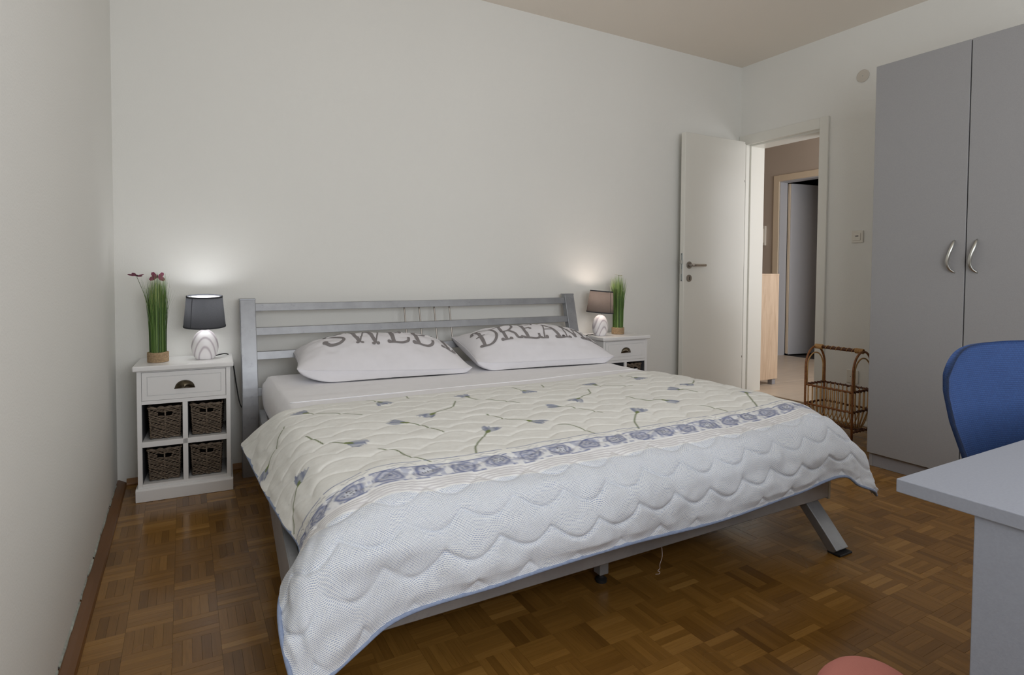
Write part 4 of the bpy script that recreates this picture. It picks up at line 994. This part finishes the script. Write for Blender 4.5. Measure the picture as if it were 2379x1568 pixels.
# ================================================================== wardrobe
WX0, WX1, WY0, WY1, WZ1 = 3.432, 4.245, -2.365, -1.522, 2.092
wr_ = thing('wardrobe', 'tall grey two door wardrobe against the doorway wall', 'wardrobe', ((WX0 + WX1) / 2, (WY0 + WY1) / 2, 0)); of = wr_.location
m = M['wardrobe']
b = B(); box(b, (WX0 + .021, WY1 - .018, .0), (WX1, WY1, WZ1 - .002), .001); obj('side_panel', b, m, wr_, off=of)
b = B(); box(b, (WX0 + .021, WY0, .0), (WX1, WY0 + .018, WZ1 - .002), .001); obj('side_panel', b, m, wr_, off=of)
b = B(); box(b, (WX0 + .021, WY0 + .018, WZ1 - .02), (WX1, WY1 - .018, WZ1 - .002), .001); obj('top_panel', b, m, wr_, off=of)
b = B(); box(b, (WX0 + .021, WY0 + .018, .072), (WX1, WY1 - .018, .09), .001); obj('bottom_panel', b, m, wr_, off=of)
b = B(); box(b, (WX1 - .006, WY0 + .018, .09), (WX1, WY1 - .018, WZ1 - .02)); obj('back_panel', b, m, wr_, off=of)
b = B(); box(b, (WX0 + .024, WY0 + .018, .0), (WX0 + .042, WY1 - .018, .072), .001); obj('plinth', b, M['wardrobe_dark'], wr_, off=of)
YM = -1.944
for y0, y1, hy in ((YM + .0025, WY1, -1.889), (WY0, YM - .0025, -1.979)):
    b = B(); box(b, (WX0, y0, .074), (WX0 + .019, y1, WZ1), .0012); d_ = obj('door', b, m, wr_, off=of)
    pts = spline([(WX0 + .002, hy - .009, 1.176), (WX0 - .012, hy - .010, 1.163), (WX0 - .024, hy - .006, 1.135), (WX0 - .028, hy + .003, 1.10), (WX0 - .025, hy + .008, 1.068), (WX0 - .014, hy + .001, 1.040), (WX0 + .002, hy - .014, 1.024)], 26)
    rad = [.0035 + .0042 * math.sin(PI * i / 25) ** .7 for i in range(26)]
    b = B(); tube(b, pts, rad, 12); obj('handle', b, M['satin'], d_, smooth=True, off=of)

# ================================================================== desk
DX0, DX1, DY0, DY1, DZ = 1.115, 2.36, -3.46, -2.852, .740
dk = thing('desk', 'pale grey laminate desk with slab sides in the right foreground', 'desk', ((DX0 + DX1) / 2, (DY0 + DY1) / 2, 0)); of = dk.location
b = B(); box(b, (DX0, DY0, DZ - .018), (DX1, DY1, DZ), .0012, 2); obj('desk_top', b, M['desk'], dk, off=of)
for x in (DX0 + .004, DX1 - .022):
    b = B(); box(b, (x, DY0, 0), (x + .018, DY1 - .088, DZ - .018), .001); obj('side_panel', b, M['desk'], dk, off=of)
b = B(); box(b, (DX0 + .022, DY0 + .02, .32), (DX1 - .022, DY0 + .038, DZ - .018), .001); obj('modesty_panel', b, M['desk'], dk, off=of)

# ================================================================== office chair
ch = thing('office_chair', 'blue mesh fabric office chair behind the desk', 'chair', (1.842, -2.925, 0), math.radians(-22)); chm = M['chairplastic']
n1, n2 = 49, 49
tt = np.linspace(0, 1, n1); ss = np.linspace(-1, 1, n2); Sg, Tg = np.meshgrid(ss, tt)
def half(t):  # half width of the back over its height
    return np.interp(t, [0, .2, .4, .6, .8, .92, 1.0], [.095, .115, .150, .190, .220, .230, .228])
def back(S, T, d):
    hw = half(T); x = S * hw; z = .44 + .428 * T - T ** 3 * (.012 * S ** 2 + .040 * np.abs(S) ** 7)
    y = .255 + .045 * T - .055 * T ** 2 - .050 * np.abs(S) ** 2.2 * (.5 + .5 * T) + d
    return np.stack([x, y, z], -1)
A_ = back(Sg, Tg, 0); C_ = back(Sg * .97, np.clip(Tg * .98 + .01, 0, 1), .020)
V = np.concatenate([A_.reshape(-1, 3), C_.reshape(-1, 3)]); f = grid_faces(n1, n2); N_ = n1 * n2
rim = [i for i in range(n2)] + [(k + 1) * n2 - 1 for k in range(1, n1)] + [N_ - 1 - i for i in range(1, n2)] + [N_ - n2 - k * n2 for k in range(1, n1 - 1)]
rf = [(rim[i], rim[(i + 1) % len(rim)], rim[(i + 1) % len(rim)] + N_, rim[i] + N_) for i in range(len(rim))]
bk = mesh_np('backrest', V, np.concatenate([f, f[:, ::-1] + N_, np.array(rf)]), M['bluefabric'], ch)
uvl = bk.data.uv_layers.new(name='UVMap'); li = np.zeros(len(bk.data.loops), np.int32); bk.data.loops.foreach_get('vertex_index', li)
uvl.data.foreach_set('uv', np.stack([V[:, 0], V[:, 2]], -1)[li].astype(np.float32).ravel())
b = B(); prism(b, [(.04 + .165 * math.cos(2 * PI * k / 28) * (1 + .1 * abs(math.sin(4 * PI * k / 28))), .18 * math.sin(2 * PI * k / 28) - .02) for k in range(28)], 'z', .405, .465, .015)
st_ = obj('seat', b, M['bluefabric'], ch)
b = B(); tube(b, spline([(0, .0, .39), (0, .20, .385), (0, .30, .42), (0, .305, .60)], 16), .018, 10, flat=.5); obj('back_support', b, chm, ch, smooth=True)
b = B(); lathe(b, [(0, .10), (.026, .10), (.026, .25), (.016, .25), (.016, .39), (.06, .392), (.06, .405), (0, .405)], 20); obj('gas_column', b, chm, ch)
for k in range(5):
    a = 2 * PI * k / 5 + .3; b = B(); tube(b, [(0, 0, .115), (.15 * math.cos(a), .15 * math.sin(a), .095), (.27 * math.cos(a), .27 * math.sin(a), .065)], [.028, .022, .015], 8, flat=.8); l_ = obj('base_arm', b, chm, ch, smooth=True)
    cx_, cy_ = .27 * math.cos(a), .27 * math.sin(a); b = B(); tube(b, [(cx_ - .022 * math.sin(a), cy_ + .022 * math.cos(a), .026), (cx_ + .022 * math.sin(a), cy_ - .022 * math.cos(a), .026)], .026, 16); obj('castor', b, chm, l_)

# ================================================================== pink pouf
pf = thing('pouf', 'salmon pink round fabric pouf peeking in at the bottom edge', 'pouf', (1.50, -2.622, 0))
V = []; nA, nB = 72, 25
for i in range(nB):
    ph = -PI / 2 + PI * i / (nB - 1)
    for k in range(nA):
        a = 2 * PI * k / nA; rib = 1 - .02 * abs(math.cos(a * 4)) ** 10 * math.cos(ph)
        r = .112 * max(math.cos(ph), 0) ** .75 * rib; V.append((r * math.cos(a), r * math.sin(a), .103 + .103 * math.sin(ph)))
mesh_np('cover', V, grid_faces(nB, nA, True), M['pink'], pf)
for k in range(8):
    a = PI * k / 4 + PI / 8; b = B()
    tube(b, [(.1130 * max(math.cos(q), .02) ** .75 * math.cos(a) * .97, .1130 * max(math.cos(q), .02) ** .75 * math.sin(a) * .97, .103 + .1035 * math.sin(q)) for q in np.linspace(-1.2, .75, 16)], .0018, 6); obj('seam', b, M['pink'], pf, smooth=True)

# ================================================================== rattan magazine stand
RX0, RX1, RYa, RYb = 3.772, 3.972, -1.242, -.936
rt = thing('rattan_stand', 'brown rattan magazine basket with arched handle by the wardrobe', 'magazine stand', ((RX0 + RX1) / 2, (RYa + RYb) / 2, 0)); of = rt.location
cn, cl_, ck = M['cane'], M['canelight'], M['canedark']; XM = (RX0 + RX1) / 2
for y in (RYa, RYb):
    pts = [(RX0, y, 0), (RX0, y, .2)] + [(XM - .1 * math.cos(q), y, .415 + .130 * math.sin(q)) for q in np.linspace(0, PI, 22)] + [(RX1, y, .2), (RX1, y, 0)]
    b = B(); tube(b, pts, .0068, 9); obj('end_arch', b, cn, rt, smooth=True, off=of)
    pts = [(RX0 + .017, y, .30)] + [(XM - .083 * math.cos(q), y, .415 + .090 * math.sin(q)) for q in np.linspace(0, PI, 20)] + [(RX1 - .017, y, .30)]
    b = B(); tube(b, pts, .0044, 7); obj('inner_arch', b, cl_, rt, smooth=True, off=of)
b = B(); tube(b, [(XM, RYa + .01, .546), (XM, RYb - .01, .546)], .0105, 12); hd = obj('handle', b, ck, rt, smooth=True, off=of)
b = B(); tube(b, [(XM + .0118 * math.cos(q), RYa + .045 + (RYb - RYa - .09) * q / 40, .546 + .0118 * math.sin(q)) for q in np.linspace(0, 40, 220)], .0022, 5); obj('handle_lacing', b, cl_, hd, smooth=True, off=of)
for y0 in (RYa + .0, RYb - .045):
    b = B()
    for k in range(9): tube(b, [(XM + .0135 * math.cos(2 * PI * i / 14), y0 + k * .0055, .546 + .0135 * math.sin(2 * PI * i / 14)) for i in range(14)], .0030, 5, closed=True)
    obj('binding', b, cl_, hd, smooth=True, off=of)
def rope(bm, p, q, r):
    p, q = Vector(p), Vector(q); d = q - p; L = d.length; a = d.normalized().orthogonal(); c = d.normalized().cross(a); n = max(12, int(L / .006))
    tube(bm, [p + d * (i / n) for i in range(n + 1)], r * .8, 7)
    tube(bm, [p + d * (i / n) + a * r * .8 * math.cos(i * 1.15) + c * r * .8 * math.sin(i * 1.15) for i in range(n + 1)], r * .45, 5)
for z, mt2 in ((.305, cn), (.183, cn)):
    for p, q in (((RX0, RYa, z), (RX0, RYb, z)), ((RX1, RYa, z), (RX1, RYb, z)), ((RX0, RYa, z), (RX1, RYa, z)), ((RX0, RYb, z), (RX1, RYb, z))):
        b = B(); rope(b, p, q, .0066); obj('rail', b, mt2 if p[0] == RX0 and q[0] == RX0 else ck, rt, smooth=True, off=of)
for p, q in (((RX0, RYa, .062), (RX1, RYa, .062)), ((RX0, RYb, .062), (RX1, RYb, .062)), ((XM, RYa, .070), (XM, RYb, .070)), ((XM - .03, RYa, .068), (XM - .03, RYb, .068)), ((XM + .03, RYa, .068), (XM + .03, RYb, .068))):
    b = B(); rope(b, p, q, .0062); obj('stretcher', b, ck, rt, smooth=True, off=of)
for k in range(11):
    y = RYa + (RYb - RYa) * (k + .75) / 11.5
    pts = [(RX0 + .002, y, .305), (RX0 + .004, y, .19)] + [(XM - .096 * math.cos(q), y, .185 - .115 * math.sin(q)) for q in np.linspace(.25, PI - .25, 14)] + [(RX1 - .004, y, .19), (RX1 - .002, y, .305)]
    b = B(); tube(b, pts, .0036, 6); obj('rib', b, cl_, rt, smooth=True, off=of)
for y in (RYa, RYb):
    for k in range(4):
        x = RX0 + .03 + k * .0465; b = B(); tube(b, [(x, y, .305), (x, y, .185), (XM + (x - XM) * .4, y + (.02 if y == RYa else -.02), .075)], .0034, 6); obj('rib', b, cl_, rt, smooth=True, off=of)

# ================================================================== hall cabinet, intercom, wall fittings
cb = thing('hall_cabinet', 'pale oak cabinet on grey feet standing in the hall', 'cabinet', (4.63, .45, HZ0)); of = cb.location
b = B(); box(b, (4.47, .02, HZ0 + .05), (4.80, .038, 1.0), .001); obj('side_panel', b, M['paleoak'], cb, off=of)
b = B(); box(b, (4.47, .87, HZ0 + .05), (4.80, .888, 1.0), .001); obj('side_panel', b, M['paleoak'], cb, off=of)
b = B(); box(b, (4.47, .02, 1.0), (4.802, .888, 1.016), .001); obj('top', b, M['paleoak'], cb, off=of)
b = B(); box(b, (4.47, .038, HZ0 + .05), (4.786, .87, HZ0 + .07)); box(b, (4.47, .038, HZ0 + .07), (4.478, .87, 1.0)); obj('carcass', b, M['paleoak'], cb, off=of)
for y0, y1 in ((.04, .453), (.456, .868)):
    b = B(); box(b, (4.784, y0, HZ0 + .055), (4.80, y1, .995), .001); d_ = obj('door', b, M['paleoak'], cb, off=of)
    b = B(); tube(b, [(4.80, (y0 + y1) / 2, .80), (4.82, (y0 + y1) / 2, .80)], .009, 10); obj('knob', b, M['satin'], d_, off=of)
for x, y in ((4.745, .03), (4.48, .03), (4.745, .83), (4.48, .83)):
    b = B(); box(b, (x, y, HZ0), (x + .045, y + .045, HZ0 + .05), .002); obj('foot', b, M['wardrobe_dark'], cb, off=of)
ic = thing('intercom', 'white intercom unit on the taupe hall wall', 'intercom', (HXF - .001, 1.415, 1.355))
b = B(); prism(b, [(-.045 + .0, 0), (.045, 0), (.045, .21), (.03, .235), (-.045, .235)], 'x', -.03, 0, .005); obj('housing', b, M['plastic'], ic)
b = B(); prism(b, [(-.03, .03), (.005, .03), (.005, .20), (-.03, .20)], 'x', -.042, -.03, .004); obj('handset', b, M['plastic'], ic)

sw = thing('light_switch', 'square white light switch beside the wardrobe', 'light switch', (XR, -.972, 1.268))
b = B(); box(b, (-.009, -.039, -.041), (-.0005, .039, .041), .003, 2); obj('frame', b, M['plastic'], sw)
b = B(); box(b, (-.013, -.024, -.025), (-.009, .026, .025), .002); rk = obj('rocker', b, M['plastic'], sw)
b = B(); box(b, (-.0136, -.010, .002), (-.0129, .010, .007)); obj('indicator', b, M['plasticdark'], rk)
vt = thing('vent_cap', 'round white blank cover high on the wall by the wardrobe', 'vent cover', (XR, -.981, 2.337))
b = B(); tube(b, [(-.0005, 0, 0), (-.006, 0, 0), (-.008, 0, 0)], [.041, .041, .037], 40); obj('disc', b, M['ventplastic'], vt)
b = B(); tube(b, [(-.0078, 0, 0), (-.0088, 0, 0)], .003, 10); obj('screw', b, M['zinc'], vt)
so = thing('wall_socket', 'white wall socket low behind the rattan stand', 'socket', (XR, -.962, .318))
b = B(); box(b, (-.009, -.040, -.045), (-.0005, .040, .045), .003, 2); obj('frame', b, M['plastic'], so)
b = B(); tube(b, [(-.0092, 0, 0), (-.0125, 0, 0)], .026, 24); s2 = obj('insert', b, M['plastic'], so)
for y in (-.0095, .0095):
    b = B(); tube(b, [(-.0122, y, 0), (-.0128, y, 0)], .0028, 8); obj('hole', b, M['plasticdark'], s2)
